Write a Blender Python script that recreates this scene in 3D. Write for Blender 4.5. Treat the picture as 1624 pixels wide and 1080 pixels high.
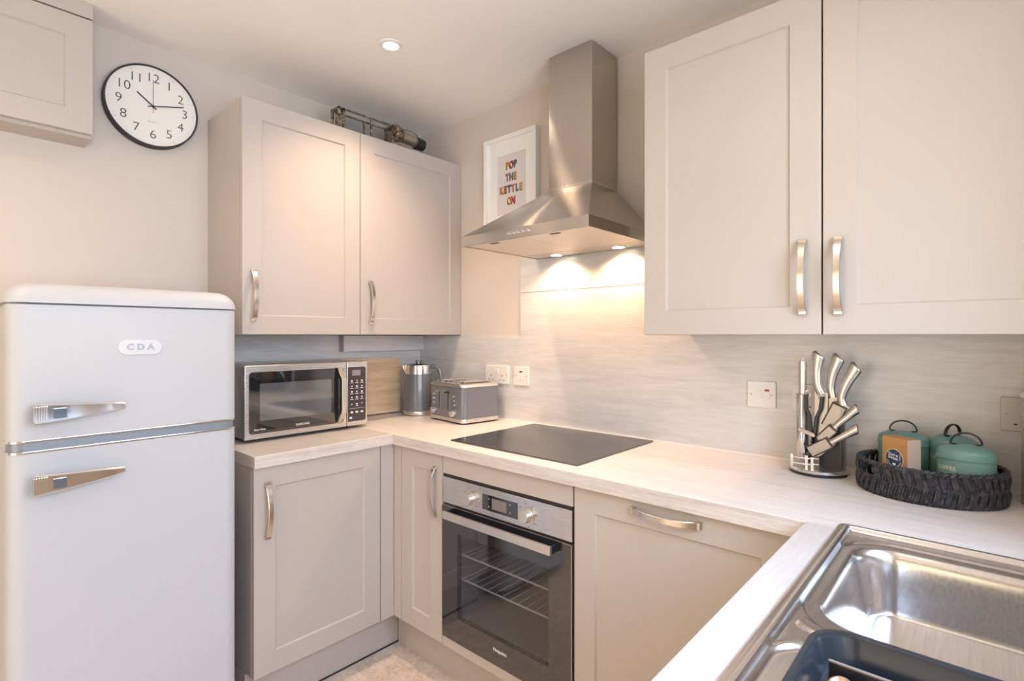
import bpy, bmesh, math, random
from mathutils import Vector, Matrix
random.seed(7)
PI = math.pi
for o in list(bpy.data.objects):
    bpy.data.objects.remove(o, do_unlink=True)
S = bpy.context.scene
C = S.collection

# ------------------------------------------------------------------ camera
CAMX, CAMY, CAMZ, YAW, F = 2.371, -1.860, 1.310, 41.936, 838.18
cd = bpy.data.cameras.new('camera')
cam = bpy.data.objects.new('camera', cd)
C.objects.link(cam)
cam.location = (CAMX, CAMY, CAMZ)
cam.rotation_euler = (PI / 2, 0, math.radians(YAW))
cd.sensor_width = 36
cd.lens = F / 1624 * 36
cd.shift_y = -8 / 1624
cd.clip_start = 0.02
S.camera = cam

# ------------------------------------------------------------------ view and world
S.view_settings.view_transform = 'Standard'
S.view_settings.look = 'None'
S.view_settings.gamma = 1
S.view_settings.use_curve_mapping = False
S.view_settings.exposure = 0.07
S.cycles.use_denoising = True
S.cycles.max_bounces = 10
S.cycles.diffuse_bounces = 6
S.cycles.glossy_bounces = 5
S.cycles.transparent_max_bounces = 12
S.cycles.caustics_reflective = False
S.cycles.sample_clamp_indirect = 6
W = bpy.data.worlds.new('sky')
S.world = W
W.use_nodes = True
W.node_tree.nodes['Background'].inputs[0].default_value = (1.0, 0.79, 0.54, 1)
W.node_tree.nodes['Background'].inputs[1].default_value = 3.05

DAY_WINDOW, DOOR_FILL, WINDOW_FILL, SPOT_W, HOOD_W = 800.0, 8.0, 150.0, 44.0, 10.8
WARM = (1.0, 0.70, 0.48)


def area(name, loc, rot, sx, sy, e, col):
    l = bpy.data.lights.new(name, 'AREA')
    l.shape = 'RECTANGLE'
    l.size, l.size_y, l.energy, l.color = sx, sy, e, col
    o = bpy.data.objects.new(name, l)
    o.location, o.rotation_euler = loc, rot
    C.objects.link(o)


area('daylight_window', (5.3, -1.3, 4.5), (0, PI / 2 - math.radians(43), 0), 3.2, 6.5, DAY_WINDOW, (0.34, 0.58, 1.0))
area('door_fill', (1.55, -4.5, .75), (PI / 2 + math.radians(16), 0, 0), 1.9, 1.5, DOOR_FILL, (1.0, 0.93, 0.86))  # fill lamp added outside the unseen glazed door, tilted up to lift the ceiling
area('window_fill', (3.90, -1.40, 1.45), (0, PI / 2, 0), 1.6, 3.6, WINDOW_FILL, (0.60, 0.76, 1.0))  # level bluish fill lamp added outside the window, no garden is modelled


# ------------------------------------------------------------------ helpers
class MB:
    def __init__(s):
        s.bm = bmesh.new()
        s.mi = 0

    def _merge(s, b):
        for f in b.faces:
            f.material_index = s.mi
        m = bpy.data.meshes.new('tmp')
        b.to_mesh(m)
        b.free()
        s.bm.from_mesh(m)
        bpy.data.meshes.remove(m)

    def box(s, x0, x1, y0, y1, z0, z1, bev=0.0, seg=2, M=None):
        b = bmesh.new()
        bmesh.ops.create_cube(b, size=1)
        for v in b.verts:
            v.co = Vector(((x0 + x1) / 2 + v.co.x * (x1 - x0), (y0 + y1) / 2 + v.co.y * (y1 - y0), (z0 + z1) / 2 + v.co.z * (z1 - z0)))
        if bev:
            bmesh.ops.bevel(b, geom=list(b.edges), offset=bev, segments=seg, profile=0.5, affect='EDGES')
        if M is not None:
            bmesh.ops.transform(b, matrix=M, verts=b.verts)
        bmesh.ops.recalc_face_normals(b, faces=b.faces)
        s._merge(b)

    def prism(s, pts, fn, d0, d1, bev=0.0, seg=2):
        """polygon pts (a,b) extruded between d0 and d1; fn(a,b,d) gives the 3-D point"""
        if bev and len(pts) > 4:
            m = len(pts)
            ar = sum(pts[i][0] * pts[(i + 1) % m][1] - pts[(i + 1) % m][0] * pts[i][1] for i in range(m))
            sg = 1 if ar > 0 else -1
            def inset(k):
                out = []
                for i in range(m):
                    p, q, r_ = pts[i - 1], pts[i], pts[(i + 1) % m]
                    e1 = Vector((q[0] - p[0], q[1] - p[1])).normalized()
                    e2 = Vector((r_[0] - q[0], r_[1] - q[1])).normalized()
                    nn = Vector((-(e1.y + e2.y), e1.x + e2.x)) * sg
                    if nn.length < 1e-6:
                        out.append(q)
                        continue
                    nn.normalize()
                    cs = max(.35, nn.dot(Vector((-e1.y, e1.x)) * sg))
                    out.append((q[0] + nn.x * k / cs, q[1] + nn.y * k / cs))
                return out
            t = 1 if d1 > d0 else -1
            R = [(bev, d0), (bev * .3, d0 + t * bev * .3), (0, d0 + t * bev), (0, d1 - t * bev), (bev * .3, d1 - t * bev * .3), (bev, d1)]
            s.loft([[fn(a, b_, d) for a, b_ in inset(k)] for k, d in R])
            return
        b = bmesh.new()
        lo = [b.verts.new(fn(p[0], p[1], d0)) for p in pts]
        hi = [b.verts.new(fn(p[0], p[1], d1)) for p in pts]
        n = len(pts)
        b.faces.new(lo)
        b.faces.new(list(reversed(hi)))
        for i in range(n):
            b.faces.new([lo[i], hi[i], hi[(i + 1) % n], lo[(i + 1) % n]])
        bmesh.ops.recalc_face_normals(b, faces=b.faces)
        if bev:
            es = [e for e in b.edges if any(len(f.verts) == n for f in e.link_faces)] if n > 4 else list(b.edges)
            bmesh.ops.bevel(b, geom=es, offset=bev, segments=seg, profile=0.5, affect='EDGES')
        s._merge(b)

    def loft(s, rings, closed=False, caps=True):
        b = bmesh.new()
        R = [[b.verts.new(p) for p in r] for r in rings]
        n = len(R[0])
        m = len(R)
        for i in range(m if closed else m - 1):
            a, c = R[i], R[(i + 1) % m]
            for j in range(n):
                try:
                    b.faces.new([a[j], a[(j + 1) % n], c[(j + 1) % n], c[j]])
                except ValueError:
                    pass
        if caps and not closed:
            b.faces.new(list(reversed(R[0])))
            b.faces.new(R[-1])
        bmesh.ops.recalc_face_normals(b, faces=b.faces)
        s._merge(b)

    def tube(s, path, r, n=10, closed=False, rs=None):
        P = [Vector(p) for p in path]
        m = len(P)
        up = None
        rings = []
        for i in range(m):
            a = P[(i - 1) % m] if (closed or i > 0) else P[0]
            c = P[(i + 1) % m] if (closed or i < m - 1) else P[-1]
            t = (c - a).normalized()
            if up is None:
                up = t.orthogonal().normalized()
            up = (up - t * up.dot(t)).normalized()
            q = t.cross(up)
            rr = rs[i] if rs else r
            rings.append([P[i] + up * (rr * math.cos(2 * PI * k / n)) + q * (rr * math.sin(2 * PI * k / n)) for k in range(n)])
        s.loft(rings, closed)

    def cyl(s, p0, p1, r0, r1=None, n=32, bev=0.0):
        p0, p1 = Vector(p0), Vector(p1)
        r1 = r0 if r1 is None else r1
        t = (p1 - p0).normalized()
        u = t.orthogonal().normalized()
        q = t.cross(u)
        ring = lambda p, r: [p + u * (r * math.cos(2 * PI * k / n)) + q * (r * math.sin(2 * PI * k / n)) for k in range(n)]
        if bev:
            s.loft([ring(p0, r0 - bev), ring(p0 + t * bev * .3, r0 - bev * .3), ring(p0 + t * bev, r0), ring(p1 - t * bev, r1), ring(p1 - t * bev * .3, r1 - bev * .3), ring(p1, r1 - bev)])
        else:
            s.loft([ring(p0, r0), ring(p1, r1)])

    def lathe(s, prof, c=(0, 0, 0), n=48, ax=1.0, ay=1.0, caps=True):
        rings = [[Vector((c[0] + r * ax * math.cos(2 * PI * k / n), c[1] + r * ay * math.sin(2 * PI * k / n), c[2] + z)) for k in range(n)] for r, z in prof]
        s.loft(rings, caps=caps)

    def band(s, path, wdir, w, th, ws=None):
        """flat strip swept along path, width along wdir, thickness normal to both"""
        P = [Vector(p) for p in path]
        wd = Vector(wdir).normalized()
        rings = []
        for i, p in enumerate(P):
            t = (P[min(i + 1, len(P) - 1)] - P[max(i - 1, 0)]).normalized()
            nrm = wd.cross(t).normalized()
            ww = (ws[i] if ws else w) / 2
            h = th / 2
            e = min(h * .6, ww * .4)
            rings.append([p + wd * a + nrm * b for a, b in ((-ww + e, -h), (ww - e, -h), (ww, -h + e), (ww, h - e), (ww - e, h), (-ww + e, h), (-ww, h - e), (-ww, -h + e))])
        s.loft(rings)

    def text(s, body, size, M, offset=0.0, ext=0.0004, align='CENTER'):
        m = text_mesh(body, size, offset, ext, align).copy()
        m.transform(M)
        b = bmesh.new()
        b.from_mesh(m)
        bpy.data.meshes.remove(m)
        s._merge(b)


_tc = {}


def text_mesh(body, size, offset, ext, align):
    k = (body, size, offset, ext, align)
    if k not in _tc:
        cu = bpy.data.curves.new('t', 'FONT')
        cu.body, cu.size, cu.offset, cu.extrude = body, size, offset, ext
        cu.align_x, cu.align_y = align, 'CENTER'
        cu.resolution_u = 4
        o = bpy.data.objects.new('t', cu)
        C.objects.link(o)
        dg = bpy.context.evaluated_depsgraph_get()
        _tc[k] = bpy.data.meshes.new_from_object(o.evaluated_get(dg))
        _tc[k].materials.clear()
        bpy.data.objects.remove(o)
    return _tc[k]


def obj(name, mb, mat, parent=None, loc=(0, 0, 0), rot=(0, 0, 0), smooth=38, label=None):
    bm = mb.bm if isinstance(mb, MB) else mb
    if smooth:
        a = math.radians(smooth)
        for f in bm.faces:
            f.smooth = True
        for e in bm.edges:
            e.smooth = len(e.link_faces) == 2 and e.calc_face_angle(PI) < a
    me = bpy.data.meshes.new(name)
    bm.to_mesh(me)
    bm.free()
    for m in (mat if isinstance(mat, (list, tuple)) else [mat]):
        me.materials.append(m)
    o = bpy.data.objects.new(name, me)
    C.objects.link(o)
    o.parent = parent
    o.location, o.rotation_euler = loc, rot
    if smooth:
        w = o.modifiers.new('wn', 'WEIGHTED_NORMAL')
        w.keep_sharp = True
    if label:
        o['label'] = label
    return o


def thing(name, label, cat, loc=(0, 0, 0), rz=0.0, group=None):
    o = bpy.data.objects.new(name, None)
    o.empty_display_size = 0.05
    C.objects.link(o)
    o.location, o.rotation_euler = loc, (0, 0, rz)
    return tag(o, label, cat, group)


def tag(o, label, cat, group=None):
    o['label'], o['category'] = label, cat
    if group:
        o['group'] = group
    return o


def struct(name, mb, mat, **k):
    o = obj(name, mb, mat, **k)
    if k.get('parent') is None:
        o['kind'] = 'structure'
    return o


def dup(root, loc, rz, label, group=None):
    r = root.copy()
    C.objects.link(r)
    r.location, r.rotation_euler = loc, (0, 0, rz)
    r['label'] = label
    if group:
        r['group'] = group
    for ch in list(root.children):
        c = ch.copy()
        C.objects.link(c)
        c.parent = r
        for g in list(ch.children):
            d = g.copy()
            C.objects.link(d)
            d.parent = c
    return r


# ------------------------------------------------------------------ materials
def mat(name, col, rough=0.5, metal=0.0, spec=0.5, ior=1.5, coat=0.0, emit=None, es=0.0, alpha=1.0, trans=0.0):
    m = bpy.data.materials.new(name)
    m.use_nodes = True
    p = m.node_tree.nodes['Principled BSDF']
    I = p.inputs
    I['Base Color'].default_value = (*col, 1)
    I['Roughness'].default_value = rough
    I['Metallic'].default_value = metal
    I['Specular IOR Level'].default_value = spec
    I['IOR'].default_value = ior
    I['Coat Weight'].default_value = coat
    I['Transmission Weight'].default_value = trans
    if emit:
        I['Emission Color'].default_value = (*emit, 1)
        I['Emission Strength'].default_value = es
    return m


def nodes(m):
    nt = m.node_tree
    return nt, nt.nodes, nt.links, nt.nodes['Principled BSDF']


def grain(m, stretch, cols, scale=6.0, detail=6.0, bump=0.0, rough=None, lo=0.3, hi=0.7, dist=0.6, second=None):
    """procedural colour from stretched noise in object space"""
    nt, N, L, p = nodes(m)
    tc = N.new('ShaderNodeTexCoord')
    mp = N.new('ShaderNodeMapping')
    mp.inputs['Scale'].default_value = stretch
    L.new(tc.outputs['Object'], mp.inputs['Vector'])
    nz = N.new('ShaderNodeTexNoise')
    nz.inputs['Scale'].default_value = scale
    nz.inputs['Detail'].default_value = detail
    nz.inputs['Roughness'].default_value = 0.6
    nz.inputs['Distortion'].default_value = dist
    L.new(mp.outputs[0], nz.inputs['Vector'])
    cr = N.new('ShaderNodeValToRGB')
    cr.color_ramp.elements[0].position, cr.color_ramp.elements[1].position = lo, hi
    cr.color_ramp.elements[0].color = (*cols[0], 1)
    cr.color_ramp.elements[1].color = (*cols[-1], 1)
    for i, c in enumerate(cols[1:-1]):
        e = cr.color_ramp.elements.new(lo + (hi - lo) * (i + 1) / (len(cols) - 1))
        e.color = (*c, 1)
    L.new(nz.outputs['Fac'], cr.inputs[0])
    out = cr.outputs[0]
    if second:
        sc2, st2, amt = second
        mp2 = N.new('ShaderNodeMapping')
        mp2.inputs['Scale'].default_value = st2
        L.new(tc.outputs['Object'], mp2.inputs['Vector'])
        n2 = N.new('ShaderNodeTexNoise')
        n2.inputs['Scale'].default_value = sc2
        n2.inputs['Detail'].default_value = 5
        L.new(mp2.outputs[0], n2.inputs['Vector'])
        mr = N.new('ShaderNodeMapRange')
        mr.inputs[1].default_value, mr.inputs[2].default_value = 0.3, 0.7
        mr.inputs[3].default_value, mr.inputs[4].default_value = 1 - amt, 1 + amt * .3
        L.new(n2.outputs['Fac'], mr.inputs[0])
        mx = N.new('ShaderNodeVectorMath')
        mx.operation = 'SCALE'
        L.new(out, mx.inputs[0])
        L.new(mr.outputs[0], mx.inputs['Scale'])
        out = mx.outputs[0]
    L.new(out, p.inputs['Base Color'])
    if bump:
        b = N.new('ShaderNodeBump')
        b.inputs['Strength'].default_value = bump
        b.inputs['Distance'].default_value = 0.002
        L.new(nz.outputs['Fac'], b.inputs['Height'])
        L.new(b.outputs[0], p.inputs['Normal'])
    if rough:
        r = N.new('ShaderNodeMapRange')
        r.inputs[3].default_value, r.inputs[4].default_value = rough
        L.new(nz.outputs['Fac'], r.inputs[0])
        L.new(r.outputs[0], p.inputs['Roughness'])
    return m


def bumped(m, stretch, scale, strength, dist=0.001, detail=3):
    nt, N, L, p = nodes(m)
    tc = N.new('ShaderNodeTexCoord')
    mp = N.new('ShaderNodeMapping')
    mp.inputs['Scale'].default_value = stretch
    L.new(tc.outputs['Object'], mp.inputs['Vector'])
    nz = N.new('ShaderNodeTexNoise')
    nz.inputs['Scale'].default_value = scale
    nz.inputs['Detail'].default_value = detail
    L.new(mp.outputs[0], nz.inputs['Vector'])
    b = N.new('ShaderNodeBump')
    b.inputs['Strength'].default_value = strength
    b.inputs['Distance'].default_value = dist
    L.new(nz.outputs['Fac'], b.inputs['Height'])
    L.new(b.outputs[0], p.inputs['Normal'])
    return m


M_WALL = bumped(mat('wall_paint', (0.64, 0.58, 0.53), 0.85, spec=0.2), (1, 1, 1), 60, 0.08)
M_CEIL = mat('ceiling_paint', (0.93, 0.90, 0.875), 0.9, spec=0.2)
CAB = (0.51, 0.458, 0.42)
M_CAB = grain(mat('cabinet_paint', CAB, 0.42), (60, 60, 1.2), ((0.503, 0.452, 0.414), (0.517, 0.466, 0.427)), scale=5, detail=3, bump=0.03, dist=0.2)
M_CABH = grain(mat('cabinet_paint_level', CAB, 0.42), (1.2, 60, 60), ((0.503, 0.452, 0.414), (0.517, 0.466, 0.427)), scale=5, detail=3, bump=0.03, dist=0.2)
WT = ((0.70, 0.65, 0.605), (0.76, 0.72, 0.68), (0.81, 0.775, 0.74))
WT_DIM = ((0.54, 0.505, 0.475), (0.60, 0.565, 0.535), (0.64, 0.61, 0.58))  # same worktop, darkened in colour to hold down the window light
M_WTX = grain(mat('worktop_hob_run', WT[1], 0.38), (0.8, 9, 9), WT, scale=4, detail=7, bump=0.03, lo=.28, hi=.72, second=(18, (1, 14, 14), .10))
M_WTY_DIM = grain(mat('worktop_side_dimmed', WT[1], 0.38), (9, 0.8, 9), WT_DIM, scale=4, detail=7, bump=0.03, lo=.28, hi=.72, second=(18, (14, 1, 14), .10))
ED = ((0.55, 0.50, 0.46), (0.66, 0.61, 0.57), (0.72, 0.67, 0.63))
M_EDX = grain(mat('worktop_edge_hob_run', ED[1], 0.4), (1, 20, 20), ED, scale=5, detail=7, second=(18, (2, 24, 24), .15))
M_EDY = grain(mat('worktop_edge_side_run', ED[1], 0.4), (20, 1, 20), ED, scale=5, detail=7, second=(18, (24, 2, 24), .15))
SP = ((0.62, 0.61, 0.61), (0.69, 0.68, 0.685), (0.75, 0.745, 0.75))
M_SPX = grain(mat('splashback_panel', SP[1], 0.24, spec=.7), (0.9, 1, 9), SP, scale=3.5, detail=8, bump=0.02, lo=.3, hi=.7, dist=1.0, second=(16, (1, 1, 14), .09))
M_SPY = grain(mat('splashback_panel_side', SP[1], 0.24, spec=.7), (1, 0.9, 9), SP, scale=3.5, detail=8, bump=0.02, lo=.3, hi=.7, dist=1.0, second=(16, (1, 1, 14), .09))
M_FLOOR = grain(mat('stone_floor', (0.5, 0.4, 0.3), 0.45), (1, 1, 1), ((0.62, 0.50, 0.40), (0.76, 0.63, 0.52), (0.86, 0.74, 0.62)), scale=16, detail=8, second=(70, (1, 1, 1), .2))
M_TRIM = mat('white_gloss_trim', (0.85, 0.85, 0.84), 0.3)
M_SEAL = mat('white_sealant', (0.85, 0.83, 0.80), 0.5)
M_STEEL = grain(mat('brushed_steel', (0.70, 0.69, 0.70), 0.28, 1.0), (2, 200, 200), ((0.67, 0.665, 0.675), (0.73, 0.725, 0.735)), scale=3, detail=2, rough=(0.2, 0.34))
M_STEELV = grain(mat('brushed_steel_upright', (0.62, 0.58, 0.54), 0.3, 1.0), (160, 160, 2), ((0.52, 0.48, 0.43), (0.56, 0.52, 0.47)), scale=3, detail=2, rough=(0.17, 0.20))
M_HOODS = grain(mat('hood_steel', (0.55, 0.52, 0.48), 0.3, 1.0), (2, 90, 90), ((0.60, 0.56, 0.515), (0.64, 0.60, 0.55)), scale=3, detail=2, rough=(0.17, 0.20))
M_SINK = grain(mat('sink_steel', (0.6, 0.58, 0.56), 0.25, 1.0), (90, 3, 40), ((0.64, 0.63, 0.63), (0.72, 0.71, 0.71)), scale=3, detail=2, rough=(0.17, 0.25))
M_NICK = mat('satin_nickel_handle', (0.72, 0.68, 0.63), 0.24, 1.0)
M_CHROME = mat('chrome', (0.86, 0.86, 0.87), 0.10, 1.0)
M_WHITE = mat('white_enamel', (0.52, 0.54, 0.58), 0.42, spec=.4)
M_PLAST = mat('white_plastic', (0.82, 0.80, 0.78), 0.3)
M_BLADE = mat('blade_steel', (0.40, 0.37, 0.35), 0.34, 0.9)
M_KNIFE = mat('knife_handle_steel', (0.58, 0.55, 0.53), 0.27, 1.0)
M_GLASSK = mat('black_glass', (0.012, 0.012, 0.014), 0.04, ior=2.1)
M_HOB = grain(mat('hob_glass', (0.02, 0.018, 0.016), 0.08, ior=2.5), (2, 30, 1), ((0.014, 0.012, 0.011), (0.03, 0.026, 0.023)), scale=6, detail=4, rough=(0.05, 0.12))
M_DARK = mat('black_plastic', (0.015, 0.015, 0.017), 0.35)
M_GAP = mat('dark_gap', (0.03, 0.025, 0.02), 0.8)
M_SCREW = mat('screw_head', (.45, .42, .40), .45, .6)
M_GREY = mat('slate_grey_gloss', (0.15, 0.16, 0.19), 0.25, coat=0.5)
M_GREEN = mat('sage_green_tin', (0.155, 0.30, 0.265), 0.33)
M_INK = mat('dark_ink', (0.03, 0.03, 0.035), 0.6)
M_PAPER = mat('clock_paper', (0.82, 0.80, 0.77), 0.7)
M_PRINT = mat('white_print', (0.85, 0.85, 0.85), 0.6)
M_CREAM = mat('cream_print', (0.75, 0.68, 0.5), 0.6)
M_BULB = mat('lamp_glow', (1, 1, 1), 0.5, emit=(1.0, 0.88, 0.70), es=14)
M_ALU = mat('satin_aluminium', (0.75, 0.72, 0.68), 0.35, 1.0)
M_FILT = mat('hood_filter_steel', (0.74, 0.68, 0.60), 0.42, 0.7)


for m_ in (M_STEELV, M_HOODS):
    nt, N, L, p = nodes(m_)
    p.inputs['Anisotropic'].default_value = 0.97
    p.inputs['Anisotropic Rotation'].default_value = 0.25
    tg_ = N.new('ShaderNodeTangent')
    tg_.direction_type = 'RADIAL'
    tg_.axis = 'Z'
    L.new(tg_.outputs[0], p.inputs['Tangent'])


def see_through(name, tint, gloss_rough=0.02, ior=1.5):
    m = bpy.data.materials.new(name)
    m.use_nodes = True
    nt = m.node_tree
    N, L = nt.nodes, nt.links
    N.remove(N['Principled BSDF'])
    tr = N.new('ShaderNodeBsdfTransparent')
    tr.inputs[0].default_value = (*tint, 1)
    gl = N.new('ShaderNodeBsdfGlossy')
    gl.inputs['Roughness'].default_value = gloss_rough
    fr = N.new('ShaderNodeFresnel')
    fr.inputs['IOR'].default_value = ior
    mx = N.new('ShaderNodeMixShader')
    ge = N.new('ShaderNodeNewGeometry')
    inv = N.new('ShaderNodeMath')
    inv.operation = 'SUBTRACT'
    inv.inputs[0].default_value = 1.0
    L.new(ge.outputs['Backfacing'], inv.inputs[1])
    mul = N.new('ShaderNodeMath')
    mul.operation = 'MULTIPLY'
    L.new(fr.outputs[0], mul.inputs[0])
    L.new(inv.outputs[0], mul.inputs[1])
    L.new(mul.outputs[0], mx.inputs[0])
    L.new(tr.outputs[0], mx.inputs[1])
    L.new(gl.outputs[0], mx.inputs[2])
    L.new(mx.outputs[0], N['Material Output'].inputs[0])
    return m


M_PANE = see_through('window_glass', (0.95, 0.97, 0.97))
M_OVENP = see_through('oven_window_glass', (0.72, 0.72, 0.73), 0.02, 1.9)
M_ACRYL = see_through('clear_acrylic', (0.9, 0.92, 0.93), 0.03, 1.45)

# ------------------------------------------------------------------ room shell
XR, YB, ZC = 2.70, -4.0, 2.42
b = MB(); b.box(-.1, XR + .1, YB - .1, .1, -.1, 0); struct('floor', b, M_FLOOR)
b = MB(); b.box(-.1, XR + .1, YB - .1, .1, ZC, ZC + .1); struct('ceiling', b, M_CEIL)
b = MB(); b.box(-.1, 0, YB - .1, .1, 0, ZC); struct('wall_left', b, M_WALL)
b = MB(); b.box(0, XR, 0, .1, 0, ZC); struct('wall_back', b, M_WALL)


def pierced(axis, p0, p1, a0, a1, ha0, ha1, hz0, hz1, H=ZC):
    b = MB()
    for (u0, u1, z0, z1) in ((a0, ha0, 0, H), (ha1, a1, 0, H), (ha0, ha1, 0, hz0), (ha0, ha1, hz1, H)):
        if u1 - u0 < 1e-4 or z1 - z0 < 1e-4:
            continue
        if axis == 'x':
            b.box(p0, p1, u0, u1, z0, z1)
        else:
            b.box(u0, u1, p0, p1, z0, z1)
    return b


WY0, WY1, WZ0, WZ1 = -2.35, -0.62, 1.04, 2.10
struct('wall_right', pierced('x', XR, XR + .1, YB - .1, .1, WY0, WY1, WZ0, WZ1), M_WALL)
struct('wall_front', pierced('y', YB - .1, YB, 0, XR, .6, 2.5, 0, 2.08), M_WALL)
b = MB()
for y0, y1, z0, z1 in ((WY0, WY1, WZ0, WZ0 + .06), (WY0, WY1, WZ1 - .06, WZ1), (WY0, WY0 + .06, WZ0, WZ1), (WY1 - .06, WY1, WZ0, WZ1), (-1.58, -1.52, WZ0, WZ1)):
    b.box(XR + .02, XR + .08, y0, y1, z0, z1, .004)
w = struct('window_1', b, M_TRIM)
b = MB(); b.box(XR + .045, XR + .05, WY0 + .05, WY1 - .05, WZ0 + .05, WZ1 - .05)
obj('pane', b, M_PANE, parent=w, smooth=0)
b = MB(); b.box(XR - .03, XR + .02, WY0 - .03, WY1 + .03, WZ0 - .03, WZ0, .004)
struct('trim_1', b, M_TRIM)
b = MB()
for x0, x1, z0, z1 in ((.6, 2.5, 0, .07), (.6, 2.5, 2.01, 2.08), (.6, .67, 0, 2.08), (2.43, 2.5, 0, 2.08), (1.51, 1.59, 0, 2.08)):
    b.box(x0, x1, YB - .08, YB - .02, z0, z1, .004)
w = struct('door_1', b, M_TRIM)
b = MB(); b.box(.65, 2.45, YB - .052, YB - .047, .05, 2.03)
obj('pane', b, M_PANE, parent=w, smooth=0)

# ------------------------------------------------------------------ splashback panels
b = MB()
fy = lambda a, c, d: Vector((a, d, c))
b.prism([(.001, .91), (XR - .001, .91), (XR - .001, 1.314), (1.575, 1.314), (1.575, 1.506), (.757, 1.506), (.757, 1.309), (.001, 1.309)], fy, -.005, -.0003)
tag(obj('splashback', b, M_SPX), 'long pale streaked splashback panel behind the hob, sockets and canisters', 'splashback')
b = MB(); b.box(.757, 1.575, -.006, 0, 1.5085, 1.70, .0008)
tag(obj('splashback', b, M_SPX), 'short streaked splashback strip with the two hood light pools, above the joint line', 'splashback')
b = MB(); b.box(0, .005, -1.134, -.005, .91, 1.309)
tag(obj('splashback', b, M_SPY), 'pale streaked splashback panel on the left wall behind the microwave', 'splashback')
b = MB(); b.box(.0045, .009, -.0095, -.005, .91, 1.229); struct('trim_2', b, M_SEAL)
b = MB()
b.box(.006, XR - .001, -.0085, -.0045, .91, .9145)
struct('trim_3', b, M_SEAL)
b = MB()
b.mi = 0; b.box(.005, .045, -.492, -.0055, 1.231, 1.309, .0008)
b.mi = 1; b.box(.005, .0455, -.4975, -.4925, 1.231, 1.309)
tag(obj('pipe_boxing', b, [M_SPY, M_CAB]), 'low boxed-in strip of splashback panel under the left wall cupboard, above the chopping board', 'boxing')

# ------------------------------------------------------------------ cabinets
def bow_handle(parent, x, z, L=.19, vertical=True, name='handle', depth=.031, w=.0165):
    """bowed satin handle on the door front (front is -Y)"""
    b = MB()
    n = 18
    path, ws = [], []
    for i in range(n + 1):
        s_ = i / n
        d = -.002 - depth * (math.sin(PI * s_) ** .62)
        a = (s_ - .5) * L
        path.append((x, d, z + a) if vertical else (x + a, d, z))
        ws.append(w * (1.0 + .28 * abs(2 * s_ - 1) ** 3))
    b.band(path, (1, 0, 0) if vertical else (0, 0, 1), w, .0055, ws)
    for e in (-1, 1):
        a = e * (L / 2 - .006)
        if vertical:
            b.box(x - w * .55, x + w * .55, -.012, 0, z + a - .006, z + a + .006, .001)
        else:
            b.box(x + a - .006, x + a + .006, -.012, 0, z - w * .55, z + w * .55, .001)
    return obj(name, b, M_NICK, parent)


def shaker(parent, x0, x1, z0, z1, fr=.071, name='door', mt=None):
    b = MB()
    t = .019
    bm = bmesh.new()
    e = .0015
    rects = [(x0, x1, z0, z1, t), (x0, x1, z0, z1, e), (x0 + e, x1 - e, z0 + e, z1 - e, 0),
             (x0 + fr, x1 - fr, z0 + fr, z1 - fr, 0), (x0 + fr + .004, x1 - fr - .004, z0 + fr + .004, z1 - fr - .004, .0065)]
    R = [[bm.verts.new((a, y, c)) for a, c in ((r0, r2), (r1, r2), (r1, r3), (r0, r3))] for r0, r1, r2, r3, y in rects]
    for i in range(4):
        for j in range(4):
            bm.faces.new([R[i][j], R[i][(j + 1) % 4], R[i + 1][(j + 1) % 4], R[i + 1][j]])
    bm.faces.new(R[4])
    bm.faces.new(list(reversed(R[0])))
    bmesh.ops.recalc_face_normals(bm, faces=bm.faces)
    b._merge(bm)
    return obj(name, b, mt or M_CAB, parent, smooth=20)


def carcass(parent, w, z0, z1, depth, name='carcass', x0=0.0, bottom=True):
    b = MB()
    t = .018
    b.box(x0, x0 + t, .021, depth, z0, z1)
    b.box(x0 + w - t, x0 + w, .021, depth, z0, z1)
    b.box(x0 + t, x0 + w - t, .021, depth, z0, z0 + t)
    b.box(x0 + t, x0 + w - t, .021, depth, z1 - t, z1)
    b.box(x0 + t, x0 + w - t, depth - .006, depth, z0 + t, z1 - t)
    return obj(name, b, M_CAB, parent)


# wall cupboard over the microwave
t = thing('wall_cupboard', 'greige two-door shaker wall cupboard above the microwave and kettle', 'cupboard', (.346, -1.083, 0), PI / 2, 'shaker wall cupboards')
carcass(t, 1.080, 1.313, 2.186, .346)
d = shaker(t, .001, .4895, 1.3135, 2.190); bow_handle(d, .040, 1.459)
d = shaker(t, .4925, 1.081, 1.3135, 2.190); bow_handle(d, .540, 1.455)
# wall cupboard over the knives
t = thing('wall_cupboard', 'greige two-door shaker wall cupboard right of the extractor hood, above the knife block', 'cupboard', (1.571, -.350, 0), 0, 'shaker wall cupboards')
carcass(t, .995, 1.311, 2.188, .350)
d = shaker(t, .001, .4895, 1.312, 2.194, fr=.072); bow_handle(d, .449, 1.459)
d = shaker(t, .4935, .994, 1.312, 2.194, fr=.072); bow_handle(d, .528, 1.457)
# shallow cupboard above the fridge
t = thing('wall_cupboard', 'shallow greige shaker cupboard up against the ceiling above the fridge', 'cupboard', (.140, -2.30, 0), PI / 2, 'shaker wall cupboards')
b = MB(); b.box(.0, .818, .021, .14, 1.972, 2.419); obj('carcass', b, M_CAB, t)
shaker(t, .0, .820, 1.983, 2.364, fr=.072)
b = MB(); b.box(.0, .820, .0, .021, 2.369, 2.419, .001); obj('top_panel', b, M_CABH, t)

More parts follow.
